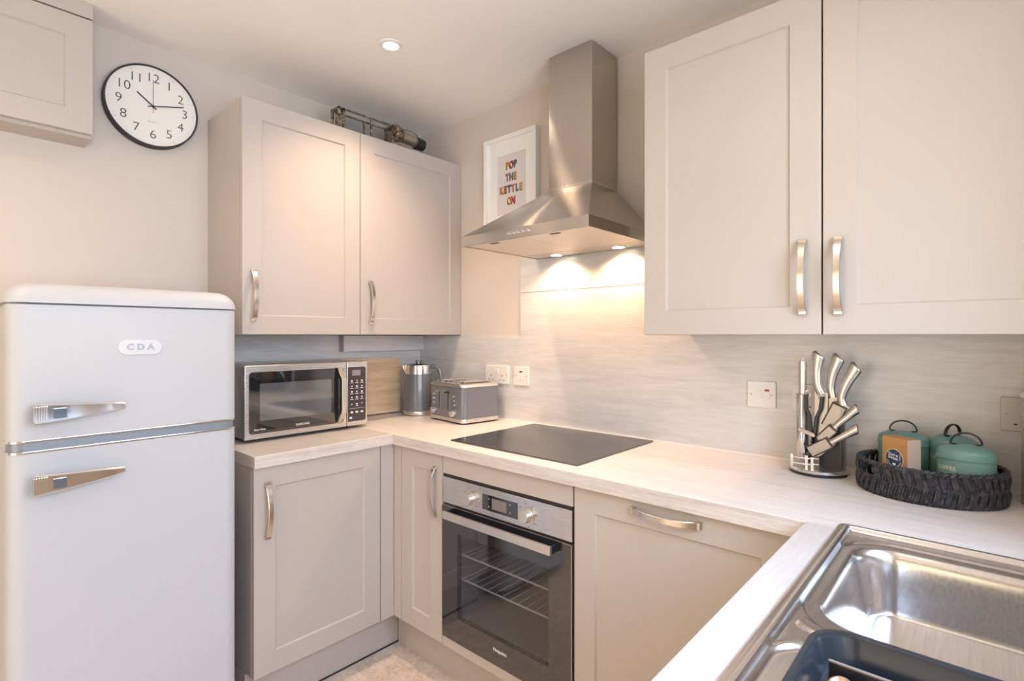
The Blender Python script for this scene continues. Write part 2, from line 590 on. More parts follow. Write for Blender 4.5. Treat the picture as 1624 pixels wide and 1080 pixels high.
# base units -------------------------------------------------------
ZB, ZT = .164, .868
t = thing('base_cupboard', 'single-door greige base cupboard standing under the microwave, beside the fridge', 'cupboard', (.565, -1.130, 0), PI / 2, 'shaker base cupboards')
carcass(t, .493, ZB, ZT, .560)
d = shaker(t, .001, .4915, ZB, ZT); bow_handle(d, .044, .72)
b = MB(); b.box(.4945, .5568, 0, .019, ZB, ZT, .001); obj('filler_panel', b, M_CAB, t)
b = MB(); b.box(.0, .629, .072, .088, 0, .155); b.box(0.0, .016, .088, .56, 0, .155); obj('plinth', b, M_CAB, t)
b = MB(); b.box(.0, .628, .0695, .072, 0, .006); obj('plinth_seal', b, M_GAP, t)

t = thing('base_cupboard', 'narrow greige base cupboard in the corner left of the oven', 'cupboard', (.578, -.573, 0), 0, 'shaker base cupboards')
carcass(t, .288, ZB, ZT, .560)
b = MB(); b.box(-.0125, .036, 0, .019, ZB, ZT, .001); obj('filler_panel', b, M_CAB, t)
d = shaker(t, .0375, .2875, ZB, ZT); bow_handle(d, .249, .721)

t = thing('oven_housing', 'greige housing around the built-in oven with blank panel above it', 'housing', (.868, -.573, 0))
b = MB()
b.box(0, .001, .021, .56, ZB, ZT); b.box(.588, .590, .021, .56, ZB, ZT)
b.box(.001, .588, .021, .56, ZB, ZB + .018); obj('carcass', b, M_CAB, t)
b = MB(); b.box(.001, .589, 0, .019, .801, ZT, .001); obj('top_panel', b, M_CABH, t)
b = MB(); b.box(.001, .589, .0, .019, ZB, .199, .001); obj('bottom_panel', b, M_CABH, t)

t = thing('integrated_dishwasher', 'integrated dishwasher with wide greige shaker door right of the oven', 'dishwasher', (1.460, -.573, 0))
b = MB(); b.box(.003, .594, .022, .55, ZB, ZT - .002, .002); obj('body', b, M_ALU, t)
d = shaker(t, .002, .596, ZB, ZT); bow_handle(d, .290, .838, vertical=False)

b = MB(); b.box(.4945, 2.15, -.500, -.484, 0, .155)
tag(obj('plinth', b, M_CABH), 'long greige plinth board along the floor under the oven', 'plinth')
t = thing('sink_cupboard', 'greige base cupboards carrying the worktop around the sink', 'cupboard', (2.101, -.573, 0), -PI / 2)
b = MB(); b.box(-.54, 1.3, .021, .04, ZB, ZT); b.box(-.54, -.52, .04, .58, ZB, ZT); b.box(1.28, 1.3, .04, .58, ZB, ZT); b.box(-.54, 1.3, .04, .58, ZB, ZB + .018); obj('carcass', b, M_CAB, t)
b = MB(); b.box(-.018, .0, -.0425, .019, ZB, ZT, .001); obj('corner_post', b, M_CAB, t)
b = MB(); b.box(.0005, .04, 0, .019, ZB, ZT, .001); obj('filler_panel', b, M_CAB, t)
d = shaker(t, .043, .640, ZB, ZT); bow_handle(d, .60, .72)
d = shaker(t, .643, 1.24, ZB, ZT); bow_handle(d, .69, .72)
b = MB(); b.box(.0, 1.3, .05, .066, 0, .155); obj('plinth', b, M_CAB, t)

# ------------------------------------------------------------------ worktop (one U-shaped slab with the sink cut-out)
xs = [.005, .583, 2.081, 2.158, 2.598, XR - .001]
ys = [-2.0, -1.53, -1.134, -.593, -.578, -.005]


def inside(i, j):
    cx, cy = (xs[i] + xs[i + 1]) / 2, (ys[j] + ys[j + 1]) / 2
    if 2.158 < cx < 2.598 and -1.53 < cy < -.578:
        return False
    return cy > -.593 or (cx < .583 and cy > -1.134) or cx > 2.081


bm = bmesh.new()
vt = {}
def V(i, j, z):
    k = (i, j, z)
    if k not in vt:
        vt[k] = bm.verts.new((xs[i], ys[j], z))
    return vt[k]
zb_, zt_ = .870, .910
for i in range(5):
    for j in range(5):
        if not inside(i, j):
            continue
        cx, cy = (xs[i] + xs[i + 1]) / 2, (ys[j] + ys[j + 1]) / 2
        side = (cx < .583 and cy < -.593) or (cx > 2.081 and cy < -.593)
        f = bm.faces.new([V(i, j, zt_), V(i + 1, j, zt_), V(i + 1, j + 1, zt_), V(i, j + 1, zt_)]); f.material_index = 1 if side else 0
        f = bm.faces.new([V(i, j, zb_), V(i, j + 1, zb_), V(i + 1, j + 1, zb_), V(i + 1, j, zb_)]); f.material_index = 2
        for (di, dj, a, c, mi) in ((0, -1, (i, j), (i + 1, j), 2), (0, 1, (i + 1, j + 1), (i, j + 1), 2), (-1, 0, (i, j + 1), (i, j), 3), (1, 0, (i + 1, j), (i + 1, j + 1), 3)):
            ni, nj = i + di, j + dj
            if not (0 <= ni < 5 and 0 <= nj < 5) or not inside(ni, nj):
                f = bm.faces.new([V(*a, zb_), V(*c, zb_), V(*c, zt_), V(*a, zt_)]); f.material_index = mi
bmesh.ops.recalc_face_normals(bm, faces=bm.faces)
es = [e for e in bm.edges if len(e.link_faces) == 2 and abs(e.calc_face_angle(0)) > 1 and all(abs(v.co.z - zt_) < 1e-5 for v in e.verts)]
bmesh.ops.bevel(bm, geom=es, offset=.0015, segments=2, profile=.5, affect='EDGES')
wb = MB(); wb.bm = bm
tag(obj('worktop', wb, [M_WTX, M_WTY_DIM, M_EDX, M_EDY], smooth=20), 'pale bleached-wood worktop running round three sides under the microwave, hob and sink', 'worktop')

# ------------------------------------------------------------------ hob
t = thing('hob', 'flat black glass hob set in the worktop under the extractor hood', 'hob', (1.149, -.276, .9105))
b = MB(); b.box(-.291, .291, -.249, .249, 0, .005, .002); obj('glass_top', b, M_HOB, t)
mk = mat('hob_marking', (0.30, 0.28, 0.26), 0.3)
b = MB()
for (hx, hy, r) in ((-.145, -.115, .07), (-.145, .115, .095), (.145, .115, .07), (.145, -.115, .095)):
    for a0 in (0, PI / 2, PI, 3 * PI / 2):
        for sgn in (-1, 1):
            b.box(hx + math.cos(a0) * r - (.001 if sgn else 0), hx + math.cos(a0) * r + .001, hy + math.sin(a0) * r - .001, hy + math.sin(a0) * r + .001, .0050, .0053)
for i in range(5):
    b.box(-.08 + i * .04, -.072 + i * .04, -.235, -.2335, .0050, .0053)
b.box(-.19, -.10, -.0005, .0005, .005, .0053); b.box(.10, .19, -.0005, .0005, .005, .0053)
o = obj('touch_markings', b, mk, t, smooth=0); o['kind'] = 'stuff'

# ------------------------------------------------------------------ oven
t = thing('oven', 'built-in single oven with steel control panel and black glass door', 'oven', (.8705, -.573, 0))
OW = .585
b = MB(); b.box(0, OW, -.002, .02, .695, .790, .0015); pan = obj('control_panel', b, M_STEEL, t)
b = MB(); b.box(.004, OW - .004, .005, .02, .6885, .6945); b.box(.002, OW - .002, .004, .02, .7905, .8005); obj('vent_gap', b, M_GAP, t)
def oven_knob(x):
    b = MB()
    b.cyl((x, -.003, .7365), (x, -.004, .7365), .0265, .0265, 40)
    b.cyl((x, -.004, .7365), (x, -.026, .7365), .0215, .0195, 40, .0015)
    k = obj('knob', b, M_ALU, t)
    b = MB()
    for i in range(8):
        a = i * PI / 4 + .2
        b.box(x + .036 * math.cos(a) - .0016, x + .036 * math.cos(a) + .0016, -.0026, -.0021, .7365 + .036 * math.sin(a) - .0016, .7365 + .036 * math.sin(a) + .0016)
    obj('dial_marks', b, M_INK, k, smooth=0)
oven_knob(.152); oven_knob(.412)
b = MB(); b.box(.209, .371, -.0028, -.001, .7135, .7665, .0004); ds = obj('display', b, M_GLASSK, t)
b = MB(); b.box(.255, .322, -.0033, -.0027, .7225, .7585, .0002); obj('screen', b, mat('display_screen', (.22, .19, .18), .25), ds)
b = MB()
for x in (.241, .338):
    for z in (.728, .754):
        b.cyl((x, -.0027, z), (x, -.0032, z), .0018, n=10)
obj('touch_dots', b, M_PRINT, ds)
# door: glass frame around a window
WX0, WX1, WZ_0, WZ_1 = .084, .498, .290, .594
b = MB()
for x0, x1, z0, z1 in ((.0, WX0, .202, .686), (WX1, OW - .001, .202, .686), (WX0, WX1, .202, WZ_0), (WX0, WX1, WZ_1, .686)):
    b.box(x0, x1, -.004, .016, z0, z1)
bmesh.ops.remove_doubles(b.bm, verts=b.bm.verts, dist=1e-5)
dr = obj('door', b, M_GLASSK, t, smooth=0, label='black glass oven door')
b = MB(); b.box(WX0, WX1, -.0038, .000, WZ_0, WZ_1); obj('window_glass', b, M_OVENP, dr, smooth=0)
b = MB(); b.box(OW - .0012, OW + .0005, -.0042, .016, .202, .687); b.box(0, OW, -.0042, .016, .6862, .6876); obj('edge_trim', b, M_ALU, dr)
b = MB()
b.box(.040, .530, -.038, -.027, .650, .677, .0015)
hd = obj('handle', b, M_ALU, dr)
b = MB()
b.box(.041, .050, -.028, -.004, .652, .675, .001)
obj('bracket', b, M_DARK, hd)
b = MB(); b.box(.520, .529, -.028, -.004, .652, .675, .001)
obj('bracket', b, M_DARK, hd)
b = MB()
b.text('Hotpoint', .0165, Matrix.Translation((.293, -.0046, .2545)) @ Matrix.Rotation(PI / 2, 4, 'X'), ext=.0003, offset=.0002)
obj('lettering', b, M_PRINT, dr, smooth=0)
cav = mat('oven_enamel', (0.42, 0.40, 0.39), .3)
b = MB()
b.box(.03, .555, .44, .45, .23, .66); b.box(.03, .06, .02, .44, .23, .66); b.box(.525, .555, .02, .44, .23, .66)
b.box(.06, .525, .02, .44, .23, .25); b.box(.06, .525, .02, .44, .64, .66)
for z in (.33, .37, .41, .45, .49, .53, .57):
    b.box(.06, .068, .04, .40, z, z + .005); b.box(.517, .525, .04, .40, z, z + .005)
obj('cavity', b, cav, t)
for z in (.418, .508):
    b = MB()
    b.tube([(.07, .030, z), (.515, .030, z), (.515, .40, z), (.07, .40, z)], .0034, 8, closed=True)
    for i in range(12):
        x = .10 + i * .035
        b.cyl((x, .03, z + .003), (x, .40, z + .003), .0016, n=6)
    obj('rack', b, mat('rack_wire', (.85, .83, .80), .5, .0), t)

# ------------------------------------------------------------------ extractor hood
t = thing('extractor_hood', 'stainless steel chimney extractor hood on the wall over the hob', 'hood', (1.1525, 0, 0))
hx0, hx1, hy = -.2925, .2925, -.470
cx0, cx1, cy = -.0855, .1205, -.190
zr0, zr1, zc = 1.652, 1.690, 1.884
b = MB()
bm = b.bm
def ring(x0, x1, y, z): return [bm.verts.new(p) for p in ((x0, y, z), (x1, y, z), (x1, -.007, z), (x0, -.007, z))]
r = [ring(hx0, hx1, hy, zr0), ring(hx0, hx1, hy, zr1), ring(cx0, cx1, cy, zc)]
for i in range(2):
    for j in range(4):
        bm.faces.new([r[i][j], r[i][(j + 1) % 4], r[i + 1][(j + 1) % 4], r[i + 1][j]])
bm.faces.new(r[2])
r0 = [bm.verts.new(p) for p in ((hx0 + .006, hy + .006, zr0), (hx1 - .006, hy + .006, zr0), (hx1 - .006, -.013, zr0), (hx0 + .006, -.013, zr0))]
r1 = [bm.verts.new((v.co.x, v.co.y, zr0 + .012)) for v in r0]
for j in range(4):
    bm.faces.new([r[0][j], r[0][(j + 1) % 4], r0[(j + 1) % 4], r0[j]])
    bm.faces.new([r0[j], r0[(j + 1) % 4], r1[(j + 1) % 4], r1[j]])
bmesh.ops.recalc_face_normals(bm, faces=bm.faces)
bmesh.ops.bevel(bm, geom=[e for e in bm.edges if len(e.link_faces) == 2 and e.calc_face_angle(0) > .3 and e.calc_length() > .1], offset=.0012, segments=2, profile=.5, affect='EDGES')
can = obj('canopy', b, M_HOODS, t, smooth=20)
b = MB()
b.box(cx0 + .001, cx1 - .001, cy + .001, -.007, zc - .0005, ZC - .0015, .0015)
obj('chimney', b, M_STEELV, t)
b = MB(); b.box(cx0 - .0012, cx1 + .0012, cy - .0012, -.007, zc - .001, zc + .008, .0005); obj('collar', b, M_HOODS, t)
for x0, x1 in ((hx0 + .010, -.001), (.001, hx1 - .010)):
    b = MB(); b.box(x0, x1, hy + .010, -.105, zr0 + .003, zr0 + .010, .0008); fl = obj('filter', b, M_FILT, t)
    b = MB()
    xm = (x0 + x1) / 2
    b.box(xm - .030, xm + .012, hy + .030, hy + .045, zr0 + .0023, zr0 + .0031)
    obj('latch', b, M_GAP, fl)
b = MB(); b.box(hx0 + .010, hx1 - .010, -.102, -.014, zr0 + .002, zr0 + .010, .0008); obj('lamp_panel', b, M_FILT, t)
b = MB()
for i in range(5):
    x = -.046 + i * .0225
    b.cyl((x, hy - .0002, 1.6715), (x, hy - .007, 1.6715), .0062, .0058, 20, .0008)
obj('buttons', b, M_CHROME, t)['kind'] = 'stuff'
for x in (-.143, .157):
    b = MB(); b.cyl((x, -.062, zr0 + .0022), (x, -.062, zr0 - .0015), .030, .029, 32); lp = obj('lamp', b, M_ALU, t)
    b = MB(); b.cyl((x, -.062, zr0 - .0016), (x, -.062, zr0 - .0022), .023, .022, 32); obj('bulb', b, M_BULB, lp)
    l = bpy.data.lights.new('hood_light', 'SPOT'); l.energy = HOOD_W; l.color = (1.0, .58, .32); l.spot_size = 2.5; l.spot_blend = .6; l.shadow_soft_size = .018
    o = bpy.data.objects.new('hood_light', l); C.objects.link(o); o.parent = t; o.location = (x, -.062, zr0 - .012); o.rotation_euler = (.12, 0, 0)

# ------------------------------------------------------------------ ceiling downlights
def downlight(label, x, y, k=1.0):
    t = thing('downlight', label, 'light', (x, y, ZC), 0, 'ceiling downlights')
    b = MB()
    b.lathe([(.030, 0), (.030, -.004), (.043, -.004), (.045, -.0015), (.045, 0)], n=40, caps=False); obj('bezel', b, M_TRIM, t)
    b = MB(); b.cyl((0, 0, -.0005), (0, 0, -.003), .030, n=32); obj('bulb', b, M_BULB, t)
    l = bpy.data.lights.new('downlight_beam', 'SPOT'); l.energy = SPOT_W * k; l.color = WARM; l.spot_size = 2.1 if y > -.7 else 2.6; l.spot_blend = 1.0 if y > -.7 else .8; l.shadow_soft_size = .03
    o = bpy.data.objects.new('downlight_beam', l); C.objects.link(o); o.parent = t; o.location = (0, 0, -.012)
downlight('small round downlight glowing in the ceiling between the clock and the hood', .676, -.666, 1.2)
downlight('round downlight in the ceiling in front of the fridge', .80, -2.15, .6)
downlight('round downlight in the ceiling over the sink', 1.95, -1.15, .3)
downlight('round downlight in the ceiling near the glazed door', 1.95, -2.9, .22)

# ------------------------------------------------------------------ fridge
FX = .61
t = thing('fridge_freezer', 'retro white fridge freezer with chrome lever handles', 'fridge', (FX, -1.727, 0), PI / 2)
FW = .532
def rrect(x0, x1, y0, y1, r, n=8, corners=(1, 1, 1, 1)):
    pts = []
    for (cx, cy, a0, on) in ((x0 + r, y0 + r, PI, corners[0]), (x1 - r, y0 + r, 1.5 * PI, corners[1]), (x1 - r, y1 - r, 0, corners[2]), (x0 + r, y1 - r, .5 * PI, corners[3])):
        if on:
            for i in range(n + 1):
                a = a0 + (PI / 2) * i / n
                pts.append((cx + r * math.cos(a), cy + r * math.sin(a)))
        else:
            sx = 1 if a0 in (0, 1.5 * PI) else -1
            sy = 1 if a0 in (0, .5 * PI) else -1
            pts.append((cx + sx * r, cy + sy * r))
    return pts
flat = lambda a, c, d: Vector((a, c, d))
b = MB(); b.box(.003, FW - .003, .066, .585, .03, 1.392, .006); obj('body', b, M_WHITE, t)
def fdoor(z0, z1, nm):
    b = MB()
    b.prism(rrect(0, FW, 0, .062, .036, 10, (1, 1, 0, 0)), flat, z0, z1, .002)
    return obj(nm, b, M_WHITE, t)
fd = fdoor(1.0435, 1.388, 'freezer_door')
ld = fdoor(.045, 1.0215, 'fridge_door')
# rounded top cap, lofted
b = MB()
rings = []
for k in range(9):
    a = PI / 2 * k / 8
    ins = .046 * (1 - math.cos(a))
    z = 1.392 + .052 * math.sin(a)
    rings.append([Vector((p[0], p[1], z)) for p in rrect(-.004 + ins, FW + .004 - ins, -.004 + ins, .585 - ins, .046 - ins * .3, 8)])
b.loft(rings); obj('top_cap', b, M_WHITE, t)
b = MB(); b.box(.006, FW - .006, .03, .585, 1.385, 1.3945); obj('top_groove', b, mat('grey_seal', (.5, .5, .52), .5), t)
b = MB()
b.prism(rrect(-.0015, FW + .0015, -.0015, .062, .037, 10, (1, 1, 0, 0)), flat, 1.0435, 1.0495, .0012)
obj('chrome_trim', b, M_CHROME, fd)
b = MB()
b.prism(rrect(-.0015, FW + .0015, -.0015, .062, .037, 10, (1, 1, 0, 0)), flat, 1.0165, 1.0225, .0012)
obj('chrome_trim', b, M_CHROME, ld)
b = MB()
b.prism(rrect(.003, FW - .003, .004, .062, .034, 10, (1, 1, 0, 0)), flat, 1.0226, 1.0434)
obj('middle_strip', b, mat('blue_grey_strip', (.26, .30, .35), .35, .3), t)
def fridge_handle(parent, zc, dz=0.0):
    b = MB()
    x0, x1 = .047, .232
    n = 16
    rings = []
    for i in range(n + 1):
        s_ = i / n
        x = x0 + (x1 - x0) * s_
        h = .0175 * (1 - s_) ** .8 + .0075
        y0_ = -.046 + .020 * s_ ** 2
        y1_ = y0_ + (.020 if s_ < .25 else .011)
        zz = zc + .004 * s_
        e = .003
        rings.append([Vector(p) for p in ((x, y1_, zz - h), (x, y0_ + e, zz - h), (x, y0_, zz - h + e), (x, y0_, zz + h - e), (x, y0_ + e, zz + h), (x, y1_, zz + h))])
    b.loft(rings)
    b.box(x0 + .004, x0 + .075, -.030, -.0005, zc - .018, zc + .018, .004, 3)
    h = obj('handle', b, M_CHROME, parent)
    b = MB()
    for i in range(6):
        x = x0 - .003 + i * .0048
        b.box(x, x + .0026, -.0505, -.040, zc - .019, zc + .019, .0008)
    obj('grip_ribs', b, M_CHROME, h)
    b = MB(); b.box(x0 + .034, x0 + .060, -.0482, -.044, zc - .012, zc + .012, .001)
    obj('push_button', b, mat('smoky_button', (.20, .25, .30), .12, .6), h)
fridge_handle(fd, 1.117); fridge_handle(ld, .943)
b = MB()
def capsule(cx, cz, a, c, n=24):
    return [(cx + (a - c) * (1 if math.cos(th) > 0 else -1) + c * math.cos(th), cz + c * math.sin(th)) for th in [2 * PI * (i + .5) / n for i in range(n)]]
b.prism(capsule(.272, 1.2775, .052, .0215), lambda a, c, d: Vector((a, d, c)), -.0035, .0, .0012)
bd = obj('badge', b, mat('badge_silver', (.60, .61, .64), .45, .1), fd)
b = MB(); b.text('C D A', .024, Matrix.Translation((.272, -.004, 1.2775)) @ Matrix.Rotation(PI / 2, 4, 'X'), ext=.0012, offset=.0006)
obj('lettering', b, mat('badge_letter', (.33, .35, .40), .4, .2), bd, smooth=0)
for x in (.05, FW - .05):
    for y in (.10, .53):
        b = MB(); b.cyl((x, y, 0), (x, y, .032), .016, n=16); obj('foot', b, M_DARK, t)

# ------------------------------------------------------------------ microwave
t = thing('microwave', 'silver and black microwave oven standing on the worktop beside the fridge', 'microwave', (.345, -1.074, .911), PI / 2)
MWW, MH = .518, .287
b = MB(); b.box(.002, MWW - .002, .018, .325, .012, MH, .005); obj('body', b, M_ALU, t)
b = MB()
b.box(0, .4175, 0, .017, .011, MH, .0035, 3); dr = obj('door', b, M_STEEL, t)
b = MB(); b.prism(rrect(.016, .402, .031, .262, .012), lambda a, c, d: Vector((a, d, c)), -.0015, .002, .0005)
gl = obj('door_glass', b, M_GLASSK, dr)
mesh_m = grain(mat('window_mesh', (0.09, 0.10, 0.12), 0.05, ior=2.3), (400, 1, 400), ((.085, .09, .10), (.125, .13, .145)), scale=2, detail=0, dist=0)
b = MB(); b.prism(rrect(.055, .345, .078, .218, .006), lambda a, c, d: Vector((a, d, c)), -.0019, -.0014)
obj('window', b, mesh_m, gl)
b = MB()
b.text('SAMSUNG', .0125, Matrix.Translation((.222, -.0019, .0475)) @ Matrix.Rotation(PI / 2, 4, 'X'), offset=.0001, ext=.0002)
b.text('Smart Oven', .0085, Matrix.Translation((.055, -.0019, .0465)) @ Matrix.Rotation(PI / 2, 4, 'X'), offset=.0002, ext=.0002)
obj('lettering', b, M_PRINT, gl, smooth=0)
b = MB()
path = [(.378, -.001, .268), (.380, -.010, .256), (.385, -.030, .225), (.386, -.034, .212), (.386, -.034, .150), (.386, -.034, .088), (.385, -.030, .075), (.380, -.010, .044), (.378, -.001, .032)]
b.band(path, (1, 0, 0), .022, .006)
hd = obj('handle', b, M_ALU, dr)
b = MB(); b.band([(p[0] - .008, p[1] * .72 + .002, .15 + (p[2] - .15) * .97) for p in path], (.1, 1, 0), .020, .005)
obj('handle_shadow_side', b, M_DARK, hd)  # dark strip standing in for shade on the handle's inner side
hd.children[0].name = 'shadow_strip'
b = MB(); b.box(.4195, MWW, 0, .017, .011, MH, .0035, 3); cp = obj('control_panel', b, M_STEEL, t)
b = MB(); b.prism(rrect(.423, .508, .030, .263, .010, 8, (0, 1, 1, 0)), lambda a, c, d: Vector((a, d, c)), -.0012, .002, .0004); kp = obj('keypad', b, mat('keypad_black', (.05, .04, .045), .25), cp)
b = MB(); b.box(.442, .482, -.0018, -.001, .226, .250); obj('screen', b, mat('microwave_screen', (.25, .25, .28), .2), kp)
b = MB()
for r_ in range(4):
    for c_ in range(3):
        x = .4405 + c_ * .0245; z = .201 - r_ * .0235
        if (r_ + c_) % 2:
            b.cyl((x, -.0011, z + .003), (x, -.0017, z + .003), .0032, n=8)
        else:
            b.box(x - .004, x + .004, -.0017, -.0011, z, z + .006)
        b.box(x - .0075, x + .0075, -.0017, -.0011, z - .0065, z - .0045)
for x, s_ in ((.4405, 'v'), (.4895, '^')):
    b.text(s_, .014, Matrix.Translation((x, -.0014, .104)) @ Matrix.Rotation(PI / 2, 4, 'X'), ext=.0002)
b.box(.461, .469, -.0017, -.0011, .101, .107); b.box(.459, .471, -.0017, -.0011, .095, .097)
b.box(.428, .503, -.0016, -.0011, .0855, .0862)
for x in (.4405, .465, .4895):
    b.box(x - .006, x + .006, -.0017, -.0011, .066, .073)
b.box(.430, .441, -.0017, -.0011, .042, .050)
obj('key_symbols', b, M_PRINT, kp, smooth=0)['kind'] = 'stuff'
for x in (.05, MWW - .08):
    for y in (.05, .28):
        b = MB(); b.cyl((x, y, 0), (x, y, .0125), .013, n=16); obj('foot', b, M_DARK, t)

# ------------------------------------------------------------------ chopping board
pine = grain(mat('pine_board', (.6, .4, .2), .5), (14, 1.2, 14), ((.62, .43, .26), (.74, .55, .36), (.82, .66, .47)), scale=3, detail=6, dist=1.2, second=(3, (1, 1, 8), .18))
b = MB()
pts = [(-.548, 0), (-.205, 0), (-.198, .007), (-.162, .245)]
for i in range(7):
    a = PI / 2 * i / 6
    pts.append((-.202 + .04 * math.cos(a), .245 + .042 * math.sin(a)))
pts += [(-.53, .287), (-.548, .25)]
b.prism(pts, lambda a, c, d: Vector((d, a, c)), 0, .020, .002)
tag(obj('chopping_board', b, pine, loc=(.078, 0, .9125), rot=(0, -.19, 0)), 'large pale wooden chopping board leaning on the wall behind the kettle', 'chopping board')

# ------------------------------------------------------------------ kettle
t = thing('kettle', 'slate grey jug kettle with chrome collar and arched handle, left of the toaster', 'kettle', (.213, -.172, .911), math.radians(YAW))
b = MB(); b.lathe([(.070, 0), (.078, .002), (.079, .016), (.076, .020)], n=48); obj('base', b, M_ALU, t)
b = MB()
prof = [(.0755, .020), (.0755, .03), (.074, .08), (.0705, .14), (.066, .19), (.0645, .205)]
b.lathe(prof, n=48)
for a in (-1.75, -1.15):
    b.tube([(r_ * math.cos(a) * 1.005, r_ * math.sin(a) * 1.005, z) for r_, z in prof], .0011, 6)
obj('body', b, M_GREY, t)
b = MB(); b.lathe([(.0645, .205), (.0652, .206), (.0625, .246), (.060, .250)], n=48)
b.prism([(-.060, .205), (-.060, .247), (-.088, .247), (-.074, .222)], lambda a, c, d: Vector((a, d, c)), -.012, .012, .003)
obj('collar', b, M_CHROME, t)
b = MB(); b.lathe([(.060, .249), (.050, .254), (.020, .257), (.012, .258), (.012, .263), (.019, .266), (.019, .270), (.010, .273), (.001, .2735)], n=40); obj('lid', b, mat('dark_chrome', (.35, .35, .37), .12, 1.0), t)
b = MB()
path = [(.058, 0, .238), (.075, 0, .243), (.092, 0, .238), (.107, 0, .222), (.114, 0, .195), (.114, 0, .155), (.108, 0, .11), (.098, 0, .075), (.084, 0, .055), (.070, 0, .052)]
b.tube(path, .009, 12, rs=[.011, .0105, .010, .0095, .009, .009, .009, .009, .009, .010]); obj('handle', b, M_GREY, t)

# ------------------------------------------------------------------ toaster
rzT = math.atan2(-.033, .278)
t = thing('toaster', 'slate grey four-slice toaster with chrome top, between the kettle and the socket', 'toaster', (.362, -.229, .911), rzT)
TW, TD, TH = .282, .222, .180
b = MB(); b.prism(rrect(0, TW, 0, TD, .026, 8), flat, .006, .024, .002); obj('base', b, M_ALU, t)
b = MB(); b.prism(rrect(.010, TW - .010, .010, TD - .010, .022, 6), flat, 0, .006); obj('feet_plate', b, M_DARK, t)
b = MB(); b.prism(rrect(.002, TW - .002, .002, TD - .002, .028, 8), flat, .024, .165, .001); obj('body', b, M_GREY, t)
b = MB()
rings = []
for k in range(6):
    a = PI / 2 * k / 5
    ins = .012 * (1 - math.cos(a))
    rings.append([Vector((p[0], p[1], .165 + .014 * math.sin(a))) for p in rrect(ins, TW - ins, ins, TD - ins, .028, 8)])
b.loft(rings); tp = obj('top', b, M_ALU, t)
for x in (.035, .085, .165, .215):
    b = MB(); b.box(x, x + .028, .030, TD - .03, .1775, .1797); obj('slot', b, M_GAP, tp)
b = MB()
for x in (.030, .080, .160, .210):
    for e in (0, .036):
        b.tube([(x + e, .034, .1795), (x + e, .038, .187), (x + e, TD - .038, .187), (x + e, TD - .034, .1795)], .0018, 6)
obj('bread_guides', b, M_CHROME, tp)
def t_ctrl(xs_, xb_, lever):
    b = MB()
    b.prism(capsule(0, 0, .048, .0045), lambda a, c, d: Vector((xs_ + c, d, .098 + a)), -.0012, .004, .0006)
    g = obj('lever_track', b, M_CHROME, t)
    b = MB(); b.prism(capsule(0, 0, .044, .0028), lambda a, c, d: Vector((xs_ + c, d, .098 + a)), -.0020, -.0008); obj('groove', b, M_GAP, g)
    b = MB(); b.box(xs_ - .010, xs_ + .010, -.020, -.001, .136, .142, .002); obj('lever', b, M_CHROME if lever else M_DARK, t)
    for i in range(3):
        b = MB(); b.cyl((xb_, .002, .083 + i * .0195), (xb_, -.005, .083 + i * .0195), .0068, .0062, 20, .001); bt = obj('button', b, M_CHROME, t)
        b = MB(); b.cyl((xb_, -.0048, .083 + i * .0195), (xb_, -.0054, .083 + i * .0195), .003, n=12); obj('button_dot', b, M_GREY, bt)
    b = MB(); b.cyl((xb_, .002, .046), (xb_, -.016, .046), .0165, .0150, 32, .0015); kn = obj('knob', b, M_CHROME, t)
    b = MB(); b.cyl((xb_, -.0158, .046), (xb_, -.0170, .046), .0085, n=20); obj('knob_cap', b, M_ALU, kn)
t_ctrl(.098, .052, True); t_ctrl(.172, .214, False)

# ------------------------------------------------------------------ sockets and switches
def plate(name, label, cat, x0, x1, zc=1.1215, h=.086):
    t = thing(name, label, cat, (x0, -.005, zc), 0, 'electrical plates on the splashback')
    b = MB(); b.prism(rrect(0, x1 - x0, -h / 2, h / 2, .005, 4), lambda a, c, d: Vector((a, d, c)), -.009, 0, .002)
    obj('plate', b, M_PLAST, t)
    return t, x1 - x0
def holes(parent, x, z):
    b = MB()
    b.box(x - .002, x + .002, -.0095, -.0085, z + .006, z + .014)
    b.box(x - .0145, x - .0085, -.0095, -.0085, z - .012, z - .008)
    b.box(x + .0085, x + .0145, -.0095, -.0085, z - .012, z - .008)
    obj('pin_holes', b, M_INK, parent, smooth=0)
def screws(parent, w):
    for x in (.012, w - .012):
        b = MB(); b.cyl((x, -.0088, 0), (x, -.0098, 0), .0028, n=14); obj('screw', b, M_SCREW, parent)
def rocker(parent, x, z, w=.012, h=.020):
    b = MB(); b.box(x - w / 2, x + w / 2, -.0115, -.0085, z - h / 2, z + h / 2, .0008); return obj('rocker_switch', b, M_PLAST, parent)
t, w = plate('double_socket', 'white double plug socket on the splashback just right of the toaster', 'socket', .536, .688)
holes(t, .040, -.015); holes(t, w - .040, -.015); rocker(t, .068, .018); rocker(t, w - .068, .018); screws(t, w)
t, w = plate('cooker_switch', 'small square white switch with a dark indicator right of the double socket', 'switch', .722, .813)
b = MB(); b.box(w / 2 - .009, w / 2 + .009, -.0100, -.0085, .018, .024); obj('indicator', b, M_INK, t)
rocker(t, w / 2, -.006, .020, .026); screws(t, w)
t, w = plate('fused_switch', 'white fused switch with a red neon left of the knife block', 'switch', 1.774, 1.862, 1.115)
b = MB(); b.box(w / 2 - .015, w / 2 + .003, -.0105, -.0085, -.012, .015, .0006); obj('fuse_holder', b, M_PLAST, t)
rocker(t, w / 2 + .018, -.003, .016, .026)
b = MB(); b.box(w / 2 + .011, w / 2 + .024, -.0118, -.0085, .012, .018); obj('neon', b, mat('red_neon', (.35, .02, .02), .3), t); screws(t, w)
t, w = plate('double_socket', 'white double plate partly hidden behind the knife block', 'socket', 1.910, 2.057, 1.112)
